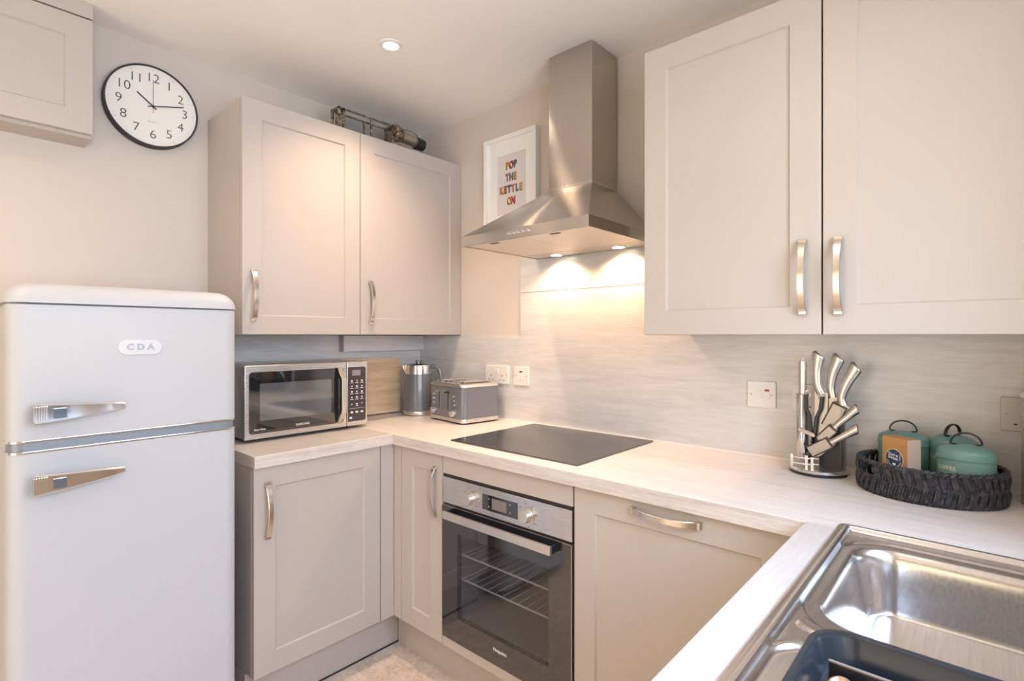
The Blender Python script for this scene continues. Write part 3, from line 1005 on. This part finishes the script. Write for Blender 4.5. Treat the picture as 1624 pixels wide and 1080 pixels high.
holes(t, .040, -.015); holes(t, w - .040, -.015); rocker(t, .068, .018); rocker(t, w - .068, .018); screws(t, w)
t, w = plate('double_socket', 'silver grey plug socket at the right edge beside the glitter jar', 'socket', 2.397, 2.543, 1.110)
holes(t, .040, -.015); holes(t, w - .040, -.015); rocker(t, .068, .018); rocker(t, w - .068, .018); screws(t, w)
for c_ in t.children:
    if c_.name.startswith('plate'):
        c_.data = c_.data.copy(); c_.data.materials[0] = mat('satin_plate', (.58, .55, .53), .4, .1)

# ------------------------------------------------------------------ clock
t = thing('wall_clock', 'round white wall clock with a thin black rim and large thin numerals', 'clock', (0, -1.283, 2.172), PI / 2)
CR = .152
vdisk = lambda r0, r1, y0, y1, n=72: None
b = MB()
n = 80
def cring(r, y): return [Vector((r * math.cos(2 * PI * k / n), y, r * math.sin(2 * PI * k / n))) for k in range(n)]
b.loft([cring(CR - .008, -.002), cring(CR, -.006), cring(CR, -.038), cring(CR - .001, -.0405), cring(CR - .0045, -.041), cring(CR - .006, -.039), cring(CR - .006, -.034)], caps=False)
obj('rim', b, M_INK, t)
b = MB(); b.loft([cring(CR - .005, -.004), cring(CR - .005, -.034)]); obj('dial', b, M_PAPER, t)
b = MB()
RX = Matrix.Rotation(PI / 2, 4, 'X')
for h in range(1, 13):
    a = math.radians(30 * h)
    b.text(str(h), .047, Matrix.Translation((.106 * math.sin(a), -.0345, .106 * math.cos(a))) @ RX, offset=-.0006, ext=.0002)
for m in range(60):
    a = math.radians(6 * m)
    rr = .0014 if m % 5 == 0 else .0007
    b.cyl((.1355 * math.sin(a), -.0342, .1355 * math.cos(a)), (.1355 * math.sin(a), -.0347, .1355 * math.cos(a)), rr, n=6)
obj('dial_numerals', b, M_INK, t, smooth=0)['kind'] = 'stuff'
b = MB(); b.text('QUARTZ', .0085, Matrix.Translation((0, -.0345, -.058)) @ RX, ext=.0002, offset=-.0001); obj('dial_lettering', b, mat('pale_ink', (.35, .34, .33), .6), t, smooth=0)
def hand(nm, deg, L, back, w, y):
    b = MB()
    b.box(-w * .7, w * .7, y - .001, y, -back, L, .0003, M=Matrix.Rotation(math.radians(deg), 4, 'Y'))
    obj(nm, b, M_INK, t)
hand('hour_hand', -52, .064, .014, .0034, -.036); hand('minute_hand', 75, .105, .018, .0026, -.0375); hand('second_hand', 0, .098, .026, .0011, -.039)
b = MB(); b.cyl((0, -.034, 0), (0, -.0402, 0), .004, n=20); obj('hub', b, M_INK, t)

# ------------------------------------------------------------------ picture
t = thing('picture_frame', 'white framed print reading pop the kettle on, left of the extractor hood', 'picture', (.541, 0, 1.83))
PW, PH = .330, .424
b = MB()
fw, fd_ = .020, .032
for x0, x1, z0, z1 in ((0, PW, 0, fw), (0, PW, PH - fw, PH), (0, fw, fw, PH - fw), (PW - fw, PW, fw, PH - fw)):
    b.box(x0, x1, -fd_, -.001, z0, z1, .0012)
obj('frame', b, M_TRIM, t)
b = MB()
mx, mz0, mz1 = .078, .052, PH - .090
for x0, x1, z0, z1 in ((fw, PW - fw, fw, mz0), (fw, PW - fw, mz1, PH - fw), (fw, mx, mz0, mz1), (PW - mx + .008, PW - fw, mz0, mz1)):
    b.box(x0, x1, -.018, -.014, z0, z1)
obj('mount', b, M_TRIM, t)
b = MB(); b.box(fw, PW - fw, -.014, -.010, fw, PH - fw); pr = obj('print', b, mat('print_paper', (.70, .66, .66), .7), t)
cols = [(.62, .30, .07), (.48, .07, .07), (.07, .17, .19), (.62, .20, .20), (.14, .24, .28), (.66, .36, .08)]
ink = [mat('letter_colour', c, .6) for c in cols] + [M_INK]
b = MB()
k = 0
for row, word in enumerate(('POP', 'THE', 'KETTLE', 'ON')):
    z = .283 - row * .056
    for i, ch in enumerate(word):
        x = .169 + (i - (len(word) - 1) / 2) * .0245
        b.mi = 6; b.text(ch, .047, Matrix.Translation((x - .0035, -.0142, z - .003)) @ RX @ Matrix.Diagonal((.72, 1, 1, 1)), offset=.0022, ext=.0002)
        b.mi = k % 6; b.text(ch, .047, Matrix.Translation((x, -.0148, z)) @ RX @ Matrix.Diagonal((.72, 1, 1, 1)), offset=.0016, ext=.0002)
        k += 1
obj('lettering', b, ink, pr, smooth=0)

# ------------------------------------------------------------------ lantern lying on top of the cupboard
t = thing('lantern', 'aged metal and glass lantern lying on its side on top of the left wall cupboard', 'lantern', (.205, -.635, 2.1865), PI / 2)
OLD = grain(mat('aged_silver', (.3, .25, .18), .35, .9), (1, 1, 1), ((.05, .035, .02), (.32, .26, .19), (.55, .50, .44)), scale=60, detail=5, lo=.35, hi=.65)
b = MB()
LW, LL, LD = .140, .295, .034
for x in (0, .022, LL - .012):
    for (y0, y1, z0, z1) in ((-LD, -LD + .012, 0, LW), (LD - .012, LD, 0, LW), (-LD, LD, 0, .012), (-LD, LD, LW - .012, LW)):
        b.box(x, x + .012, y0, y1, z0, z1, .002)
for y in (-LD, LD - .008):
    for z in (0, LW - .008):
        b.box(0, LL, y, y + .008, z, z + .008, .002)
    b.box(.165, .174, y, y + .008, .006, LW - .006, .002)
obj('frame', b, OLD, t)
for y in (-LD + .003, LD - .005):
    b = MB(); b.box(.036, LL - .012, y, y + .002, .008, LW - .008); obj('glass_panel', b, M_ACRYL, t, smooth=0)
b = MB(); b.box(LL - .002, LL + .002, -LD, LD, 0, LW + .006, .001); obj('end_plate', b, OLD, t)
b = MB()
dcy, dcz = -.020, .108
b.loft([[Vector((LL + x, dcy + r_ * math.cos(2 * PI * k / 32), dcz + r_ * math.sin(2 * PI * k / 32))) for k in range(32)] for x, r_ in ((0, .040), (.006, .044), (.012, .043), (.018, .040), (.034, .038), (.052, .030), (.062, .020), (.066, .006))]); obj('dome', b, OLD, t)
b = MB(); b.cyl((LL + .045, dcy, dcz - .004), (LL + .150, dcy, dcz - .010), .027, .027, 32, .002); obj('chimney_tube', b, mat('tarnished_tin', (.45, .40, .33), .35, .9), t)
b = MB(); b.cyl((LL + .135, dcy - .006, dcz - .016), (LL + .182, dcy - .006, dcz - .018), .031, .029, 32, .003); obj('cap', b, M_DARK, t)
b = MB(); b.tube([(LL + .10 + .055 * math.cos(a), dcy, dcz + .018 + .018 * math.sin(a)) for a in [PI * i / 14 for i in range(15)]], .0022, 8); obj('ring', b, OLD, t)

# ------------------------------------------------------------------ knife block with its knives
KY = -.112
t = thing('knife_block', 'round-based clear and black knife stand on the worktop left of the basket', 'knife stand', (2.003, KY, .911))
b = MB(); b.lathe([(.070, 0), (.074, .002), (.074, .008)], n=56); obj('rubber_foot', b, M_DARK, t)
b = MB(); b.lathe([(.075, .008), (.076, .010), (.076, .015), (.074, .017), (.001, .017)], n=56); obj('base', b, M_STEEL, t)
b = MB()
b.prism([(.002, .017), (.068, .017), (.064, .19), (.050, .19), (.020, .10), (.0, .06)], lambda a, c, d: Vector((a, d, c)), .014, .024, .001)
obj('back_panel', b, M_DARK, t)
b = MB(); b.box(.066, .0685, -.020, .026, .017, .195, .0006); b.box(.060, .0625, -.020, .014, .017, .19, .0005); obj('clear_side', b, M_ACRYL, t)
b = MB(); b.lathe([(.015, .03), (.0165, .035), (.0165, .222), (.0175, .225), (.0155, .226), (.0150, .222), (.0145, .035)], c=(-.040, 0, 0), n=32); obj('sharpener_tube', b, mat('smoked_tube', (.55, .52, .49), .12, .9), t)
b = MB()
for x in (-.058, -.020):
    b.box(x - .004, x + .004, -.044, -.036, .017, .052, .001)
for z in (.026, .043):
    b.tube([(-.058, -.040, z), (-.020, -.040, z), (.008, -.030, z + .002)], .0025, 8)
b.box(-.010, -.002, -.040, -.032, .017, .048, .001)
obj('rung_bracket', b, M_CHROME, t)
b = MB()
b.band([(-.042, -.018, .122), (-.004, -.020, .108)], (.3, 0, .95), .012, .003); b.cyl((-.042, -.017, .122), (-.042, -.024, .122), .004, n=14); b.cyl((-.006, -.017, .109), (-.006, -.024, .109), .004, n=14)
obj('cross_clip', b, M_BLADE, t)
def slot_sleeve(cx, cz, ang, w, L, y):
    M = Matrix.Translation((cx, y, cz)) @ Matrix.Rotation(ang, 4, 'Y')
    b = MB(); b.box(-w / 2, w / 2, -.004, .004, -L, 0, .001, M=M); sl = obj('sleeve', b, mat('sleeve_steel', (.38, .34, .31), .38, .8), t)
    b = MB()
    b.box(-w / 2 - .003, -w / 2, -.006, .006, -L, .001, .0006, M=M); b.box(w / 2, w / 2 + .003, -.006, .006, -L, .001, .0006, M=M); b.box(-w / 2 - .003, w / 2 + .003, -.007, .007, -.002, .002, .0006, M=M)
    obj('sleeve_edge', b, M_DARK, sl)
# directions: angle about Y, sleeves hang down-left from the handles
slot_sleeve(.058, .200, .42, .034, .070, -.010)
slot_sleeve(.044, .135, .72, .024, .050, -.022)
slot_sleeve(.036, .095, .98, .028, .060, -.030)

def knife(label, pts, w0, w1, blade_to, bw, y, th=.0085):
    """handle as a loft along pts (x,z offsets from the stand), blade running to blade_to"""
    t = thing('kitchen_knife', label, 'knife', (2.003, KY + y, .911), 0, 'steel knives in the stand')
    P = [Vector((p[0], 0, p[1])) for p in pts]
    b = MB()
    rings = []
    m = len(P)
    # resample smoothly
    Q = []
    for i in range(m - 1):
        p0, p1, p2, p3 = P[max(i - 1, 0)], P[i], P[i + 1], P[min(i + 2, m - 1)]
        for k in range(6):
            u = k / 6
            Q.append(.5 * ((2 * p1) + (p2 - p0) * u + (2 * p0 - 5 * p1 + 4 * p2 - p3) * u * u + (3 * p1 - p0 - 3 * p2 + p3) * u ** 3))
    Q.append(P[-1])
    mm = len(Q)
    for i, q in enumerate(Q):
        tg = (Q[min(i + 1, mm - 1)] - Q[max(i - 1, 0)]).normalized()
        nn = Vector((tg.z, 0, -tg.x))
        s_ = i / (mm - 1)
        w = w0 + (w1 - w0) * s_ ** 1.3 + .004 * max(0, 1 - s_ * 6)
        th_ = th * (.8 + .3 * s_)
        end = 1.0
        if s_ > .93:
            end = math.sqrt(max(.3, 1 - ((s_ - .93) / .07) ** 2 * .7))
        ring_ = []
        for k in range(20):
            a = 2 * PI * k / 20
            ca, sa = math.cos(a), math.sin(a)
            # slanted butt: right side shorter
            sl = tg * (-(ca * .5 + .5) * w * .42 * max(0, (s_ - .6) / .4))
            ring_.append(q + nn * (ca * w / 2 * end) + Vector((0, 1, 0)) * (sa * th_ * end) + sl)
        rings.append(ring_)
    b.loft(rings)
    obj('handle', b, M_KNIFE, t)
    b = MB()
    a, e = P[0], Vector((blade_to[0], 0, blade_to[1]))
    dr_ = (e - a).normalized(); nn = Vector((dr_.z, 0, -dr_.x))
    L_ = (e - a).length
    pl = [a - dr_ * .004 + nn * bw / 2, a - dr_ * .004 - nn * bw / 2, a + dr_ * L_ * .75 - nn * bw / 2, e, a + dr_ * L_ * .7 + nn * bw * .45]
    b.prism([(p.x, p.z) for p in pl], lambda a_, c_, d_: Vector((a_, d_, c_)), -.0012, .0012)
    obj('blade', b, M_BLADE, t)
Z = .911
def P2(*ps): return [(x - 2.003, z - Z) for x, z in ps]
knife('steel knife with tallest upright handle, next to the sharpening rod', P2((2.013, 1.140), (2.003, 1.165), (2.000, 1.200), (2.003, 1.235), (2.008, 1.264)), .020, .037, (.006, .06), .034, -.002)
knife('steel knife second from the rod, handle tilted slightly right', P2((2.040, 1.130), (2.035, 1.158), (2.039, 1.195), (2.050, 1.230), (2.059, 1.256)), .020, .037, (.0, .06), .030, .006)
knife('steel knife with third handle from the rod, leaning right in a wide sleeve', P2((2.069, 1.112), (2.065, 1.135), (2.075, 1.170), (2.092, 1.205), (2.105, 1.232)), .020, .037, (.02, .12), .030, -.010)
knife('short steel knife pointing out to the right, upper of the two low ones', P2((2.050, 1.048), (2.061, 1.062), (2.080, 1.081), (2.098, 1.101), (2.109, 1.113)), .015, .028, (.010, .09), .018, -.022, .007)
knife('short steel knife lowest and most level in the stand', P2((2.043, 1.006), (2.058, 1.018), (2.079, 1.033), (2.099, 1.048), (2.112, 1.057)), .015, .028, (-.005, .05), .020, -.030, .007)
t = thing('sharpening_steel', 'straight round sharpening rod standing in the tube of the knife stand', 'sharpening rod', (1.963, KY, .911 + .04))
b = MB(); b.cyl((0, 0, .182), (0, 0, .283), .0115, n=28, bev=.001); obj('handle', b, M_NICK, t)
b = MB(); b.cyl((0, 0, 0), (0, 0, .182), .005, n=16); obj('rod', b, M_CHROME, t)
b = MB(); b.tube([(0, 0, .282), (0, 0, .292), (.002, 0, .298), (-.001, 0, .300)], .0013, 6); obj('hanging_ring', b, M_CHROME, t)
t = thing('scissors', 'black-handled kitchen scissors hanging behind the clip of the knife stand', 'scissors', (2.003, KY - .008, .911))
b = MB()
for pts in ([(-.028, .225), (-.027, .185), (-.018, .165), (-.014, .12), (-.004, .085)], [(.014, .222), (.010, .185), (.000, .160), (-.004, .12), (-.010, .085)]):
    b.band([(x, -.006, z) for x, z in pts], (1, 0, 0), .010, .006)
obj('handles', b, M_DARK, t)
b = MB(); b.tube([(-.022 + .006 * math.cos(a), -.006, .228 + .010 * math.sin(a)) for a in [2 * PI * i / 14 for i in range(14)]], .0013, 6, closed=True)
b.tube([(.010 + .006 * math.cos(a), -.006, .224 + .012 * math.sin(a)) for a in [2 * PI * i / 14 for i in range(14)]], .0013, 6, closed=True); obj('finger_loops', b, M_CHROME, t)
b = MB(); b.prism([(-.012, .09), (-.002, .09), (-.020, .025), (-.024, .025)], lambda a, c, d: Vector((a, d, c)), -.009, -.005); b.prism([(-.030, .05), (-.006, .08), (-.012, .03), (-.034, .02)], lambda a, c, d: Vector((a, d, c)), -.005, -.002); obj('blades', b, mat('dark_blade', (.10, .10, .09), .25, .6), t)

# ------------------------------------------------------------------ basket and canisters
WICK = grain(mat('dark_wicker', (.06, .06, .065), .6), (1, 1, 1), ((.006, .006, .009), (.028, .028, .033), (.085, .085, .10)), scale=90, detail=4)
BX, BY, BA, BB, BZ = 2.260, -.160, .146, .130, .911
t = thing('wicker_basket', 'oval dark grey woven basket tray holding the green canisters', 'basket', (BX, BY, BZ))
def ov(a, da=0.0, z=0.0): return Vector(((BA + da) * math.cos(a), (BB + da) * math.sin(a), z))
b = MB(); b.lathe([(.98, .002), (1.0, .006), (.97, .008)], ax=BA - .006, ay=BB - .006, n=56); obj('floor_panel', b, WICK, t)
b = MB()
Nn = 84
H = .076
for ring_z, amp in ((.006, 0), (.040, 0), (H, 0)):
    for ph in (0, PI):
        pts = []
        for i in range(240):
            a = 2 * PI * i / 240
            tw = a * 34 + ph
            pts.append(ov(a, .0035 * math.cos(tw), ring_z + .0032 * math.sin(tw)))
        b.tube(pts, .0040 if ring_z > .05 else .0034, 6, closed=True)
for lay, (z0, z1) in enumerate(((.006, .040), (.040, H))):
    for i in range(Nn):
        a0 = 2 * PI * i / Nn
        ad = (a0 % (2 * PI)) - (PI * 1.17)
        if lay == 1 and abs(ad) < .22:
            continue
        sl = .055 if lay == 0 else -.055
        for e, rr in ((0, .0036), (.5, .0028)):
            off = 2 * PI * e / Nn
            path = [ov(a0 + off + sl * (u - .5), .0025 + .003 * math.sin(PI * u) * (1 if (i + lay) % 2 else -1), z0 + (z1 - z0) * u) for u in (0, .25, .5, .75, 1)]
            b.tube(path, rr, 6)
obj('weave', b, WICK, t)['kind'] = 'stuff'

def canister(label, x, y, word, a=.056, c=.044, h=.118, tilt=0.0, rz=0.0, hz=0.0, ta=0.0, tz=.073):
    t = thing('storage_canister', label, 'canister', (x, y, .9195), rz, 'green lidded canisters in the basket')
    b = MB(); b.lathe([(.94, 0), (.985, .002), (.985, h - .012)], ax=a, ay=c, n=56); bo = obj('body', b, M_GREEN, t)
    b = MB(); b.lathe([(1.02, h - .018), (1.035, h - .016), (1.035, h - .014), (1.0, h - .013), (1.0, h - .002), (.97, h + .002), (.86, h + .008), (.60, h + .014), (.30, h + .016), (.001, h + .0165)], ax=a, ay=c, n=56); ld_ = obj('lid', b, M_GREEN, t)
    b = MB()
    path = [(-.018, 0, h + .0160), (-.026, 0, h + .0168)] + [(-.0295 * math.cos(PI * i / 20), 0, h + .0185 + .0255 * math.sin(PI * i / 20)) for i in range(21)] + [(.026, 0, h + .0168), (.018, 0, h + .0160)]
    M = Matrix.Rotation(hz, 4, 'Z')
    b.band([M @ Vector(p) for p in path], M @ Vector((0, 1, 0)), .008, .0035); obj('lid_handle', b, M_DARK, ld_)
    # lettering wrapped round the tin
    m = text_mesh(word, .0135, 0.0, .0002, 'CENTER').copy()
    for v in m.vertices:
        ang = ta + v.co.x / ((a + c) / 2)
        r_ = 1.0 + v.co.z * 3
        v.co = Vector((a * .99 * r_ * math.cos(ang), c * .99 * r_ * math.sin(ang), tz + v.co.y))
    bb = MB(); tb = bmesh.new(); tb.from_mesh(m); bb._merge(tb); bpy.data.meshes.remove(m)
    obj('lettering', bb, M_CREAM, bo, smooth=0)
canister('green lidded tin canister behind the cardboard box, left end of the basket', 2.204, -.104, 'TEA', hz=.1, ta=-2.2)
canister('green tin canister lettered SUGAR, at the back of the basket', 2.306, -.094, 'SUGAR', a=.050, c=.038, h=.118, hz=1.1, ta=-2.2, tz=.078)
canister('green tin canister lettered COFFEE, at the front of the basket', 2.334, -.185, 'COFFEE', a=.056, c=.046, h=.112, hz=.25, ta=-2.33)
kraft = grain(mat('kraft_card', (.55, .33, .15), .7), (1, 1, 1), ((.50, .25, .085), (.58, .31, .12)), scale=30, detail=4)
t = thing('gift_box', 'small brown card box with a round navy label, standing in the basket', 'box', (2.166, -.172, .9195), math.radians(-38))
b = MB(); b.box(0, .072, 0, .040, 0, .128, .0008); obj('carton', b, kraft, t)
b = MB(); b.box(.0722, .0728, .0005, .0395, .0005, .1275); obj('side_panel', b, mat('pale_card', (.60, .46, .37), .7), t)
b = MB()
b.mi = 0; b.prism([(.036 + .0255 * math.cos(2 * PI * k / 40), .074 + .0255 * math.sin(2 * PI * k / 40)) for k in range(40)], lambda a, c, d: Vector((a, d, c)), -.0006, .0)
b.mi = 1; b.prism([(.036 + .0238 * math.cos(2 * PI * k / 40), .074 + .0238 * math.sin(2 * PI * k / 40)) for k in range(40)], lambda a, c, d: Vector((a, d, c)), -.0010, -.0005)
b.mi = 2
b.text("You're", .0105, Matrix.Translation((.033, -.0011, .084)) @ RX @ Matrix.Rotation(-.12, 4, 'Z'), ext=.0001, offset=.0003)
b.text('Sweet', .0115, Matrix.Translation((.033, -.0011, .076)) @ RX @ Matrix.Rotation(-.12, 4, 'Z'), ext=.0001, offset=.0003)
b.box(.052, .0535, -.0013, -.0009, .072, .088); b.lathe([(.004, 0), (.0035, .001), (.001, .0015)], c=(.036, -.001, .060), n=12)
b.prism([(.031, .063), (.041, .063), (.039, .056), (.033, .056)], lambda a, c, d: Vector((a, d, c)), -.0013, -.0009)
for k in range(11):
    a = PI * (1.12 + .076 * k)
    b.box(.036 + .0195 * math.cos(a) - .0011, .036 + .0195 * math.cos(a) + .0011, -.0013, -.0009, .074 + .0195 * math.sin(a) - .0014, .074 + .0195 * math.sin(a) + .0014)
obj('round_label', b, [M_CREAM, mat('navy_label', (.03, .06, .12), .5), M_PRINT], t, smooth=0)

# glitter jar at the right edge
t = thing('tall_jar', 'tall silver glitter jar with a pale lid at the right edge of the worktop', 'jar', (2.4885, -.105, .911))
glit = grain(mat('silver_glitter', (.5, .45, .42), .35, .6), (1, 1, 1), ((.34, .31, .29), (.58, .54, .51), (.88, .85, .83)), scale=420, detail=1, lo=.42, hi=.62, bump=.4)
b = MB(); b.lathe([(.052, 0), (.056, .004), (.056, .245), (.052, .25)], n=48); obj('body', b, glit, t)
b = MB(); b.lathe([(.054, .249), (.0585, .252), (.0585, .262), (.050, .270), (.001, .271)], n=48); obj('lid', b, M_PLAST, t)

# ------------------------------------------------------------------ sink
def sdf(x, y, x0, x1, y0, y1, r):
    cx, cy = (x0 + x1) / 2, (y0 + y1) / 2
    qx, qy = abs(x - cx) - (x1 - x0) / 2 + r, abs(y - cy) - (y1 - y0) / 2 + r
    return math.hypot(max(qx, 0), max(qy, 0)) + min(max(qx, qy), 0) - r
def sm(a, b_, x):
    u = min(1, max(0, (x - a) / (b_ - a)))
    return u * u * (3 - 2 * u)
SX0, SX1, SY0, SY1 = 2.137, 2.618, -1.55, -.5555
def sink_z(x, y):
    d = -sdf(x, y, SX0, SX1, SY0, SY1, .018)
    z = .9105 + .0028 * sm(0, .004, d) + .0028 * math.exp(-((d - .0175) / .0035) ** 2) - .0075 * sm(.019, .027, d)
    d1 = -sdf(x, y, 2.160, 2.592, -1.040, -.606, .085)
    z -= .0040 * sm(0, .006, d1)
    d2 = -sdf(x, y, 2.162, 2.592, -1.52, -1.085, .055)
    z += .0022 * math.exp(-((d2 + .002) / .004) ** 2) - .0045 * sm(0, .010, d2)
    dl = -(math.hypot((x - 2.205) / .036, (y + 1.030) / .026) - 1) * .03
    z += .003 * sm(0, .003, dl) * (1 - sm(-.01, .0, d1))
    b1 = -sdf(x, y, 2.182, 2.576, -1.004, -.634, .068)
    z -= .012 * sm(-.004, .010, b1) + .100 * sm(.004, .028, b1)
    z -= .006 * sm(.03, .17, b1)
    b2 = -sdf(x, y, 2.205, 2.570, -1.495, -1.104, .055)
    z -= .010 * sm(-.004, .008, b2) + .100 * sm(.003, .022, b2)
    return z
bm = bmesh.new()
def axis(a0, a1, fine, step, fstep):
    out, v = [], a0
    while v < a1 - 1e-6:
        out.append(v)
        v += fstep if any(f0 <= v < f1 for f0, f1 in fine) else step
    out.append(a1)
    return out
gx = axis(SX0, SX1, ((SX0, 2.26), (2.53, SX1)), .006, .0022)
gy = axis(SY0, SY1, ((SY0, -1.44), (-1.18, -.94), (-.71, SY1)), .006, .0022)
G = [[bm.verts.new((x, y, sink_z(x, y))) for x in gx] for y in gy]
for j in range(len(gy) - 1):
    for i in range(len(gx) - 1):
        x, y = (gx[i] + gx[i + 1]) / 2, (gy[j] + gy[j + 1]) / 2
        if sdf(x, y, SX0, SX1, SY0, SY1, .018) < .0005:
            bm.faces.new([G[j][i], G[j][i + 1], G[j + 1][i + 1], G[j + 1][i]])
bmesh.ops.delete(bm, geom=[v for v in bm.verts if not v.link_faces], context='VERTS')
bmesh.ops.recalc_face_normals(bm, faces=bm.faces)
t = thing('sink', 'stainless steel inset sink with a large and a small bowl, bottom right', 'sink', (0, 0, 0))
sb = MB(); sb.bm = bm
obj('basin', sb, M_SINK, t, smooth=60)
b = MB(); b.lathe([(.036, .7895), (.042, .7915), (.045, .7910)], c=(2.379, -.82, 0), n=40); b.lathe([(.034, .7895), (.030, .7880), (.004, .7880), (.001, .7915)], c=(2.379, -.82, 0), n=40); obj('drain', b, M_CHROME, t)

# black draining tray standing over the small bowl
t = thing('draining_tray', 'shallow black plastic draining tray standing over the small sink bowl, bottom right corner', 'tray', (0, 0, 0))
b = MB()
def tub_ring(ins, z, r): return [Vector((p[0], p[1], z)) for p in rrect(2.212 + ins, 2.560 - ins, -1.500 + ins, -1.112 - ins, r, 8)]
b.loft([tub_ring(.022, .9150, .030), tub_ring(.016, .9175, .034), tub_ring(.009, .9480, .040), tub_ring(.0015, .9490, .043), tub_ring(.0, .9510, .044), tub_ring(.0015, .9530, .043), tub_ring(.006, .9530, .041), tub_ring(.010, .9500, .040), tub_ring(.019, .9215, .034), tub_ring(.026, .9185, .030)])
obj('tray_wall', b, mat('black_tray_plastic', (.018, .022, .028), .22), t)
b = MB(); b.box(2.236, 2.534, -1.1665, -1.1640, .9187, .936, .001); obj('divider', b, M_DARK, t)
b = MB(); b.box(2.2355, 2.5345, -1.1672, -1.1633, .936, .9385, .0008); obj('divider_rim', b, mat('brown_divider_edge', (.30, .25, .23), .4, .3), t)  # top rim of the divider in a paler brown
WOODY = mat('bronze_utensil', (.55, .36, .22), .3, .7)
for i, (x, dx, m_, lab) in enumerate(((2.252, .03, WOODY, 'bronze teaspoon in the black draining tray, first from the tray corner'), (2.278, .05, M_NICK, 'silver teaspoon in the black draining tray, second from the tray corner'), (2.305, .07, WOODY, 'bronze teaspoon in the black draining tray, third from the tray corner'), (2.336, .10, M_NICK, 'silver teaspoon in the black draining tray, farthest from the tray corner'))):
    t = thing('teaspoon', lab, 'spoon', (x, -1.192, .9245), 0, 'teaspoons in the draining tray')
    b = MB(); b.lathe([(.001, -.004), (.010, -.003), (.015, .001), (.016, .004), (.014, .004), (.009, .000), (.001, -.002)], ax=.72, ay=1.2, n=24); obj('bowl', b, m_, t)
    b = MB(); b.band([(0, -.017, .002), (dx * .1, -.05, .004), (dx * .3, -.09, .004), (dx * .5, -.13, .001)], (1, 0, 0), .008, .0022); obj('handle', b, m_, t)
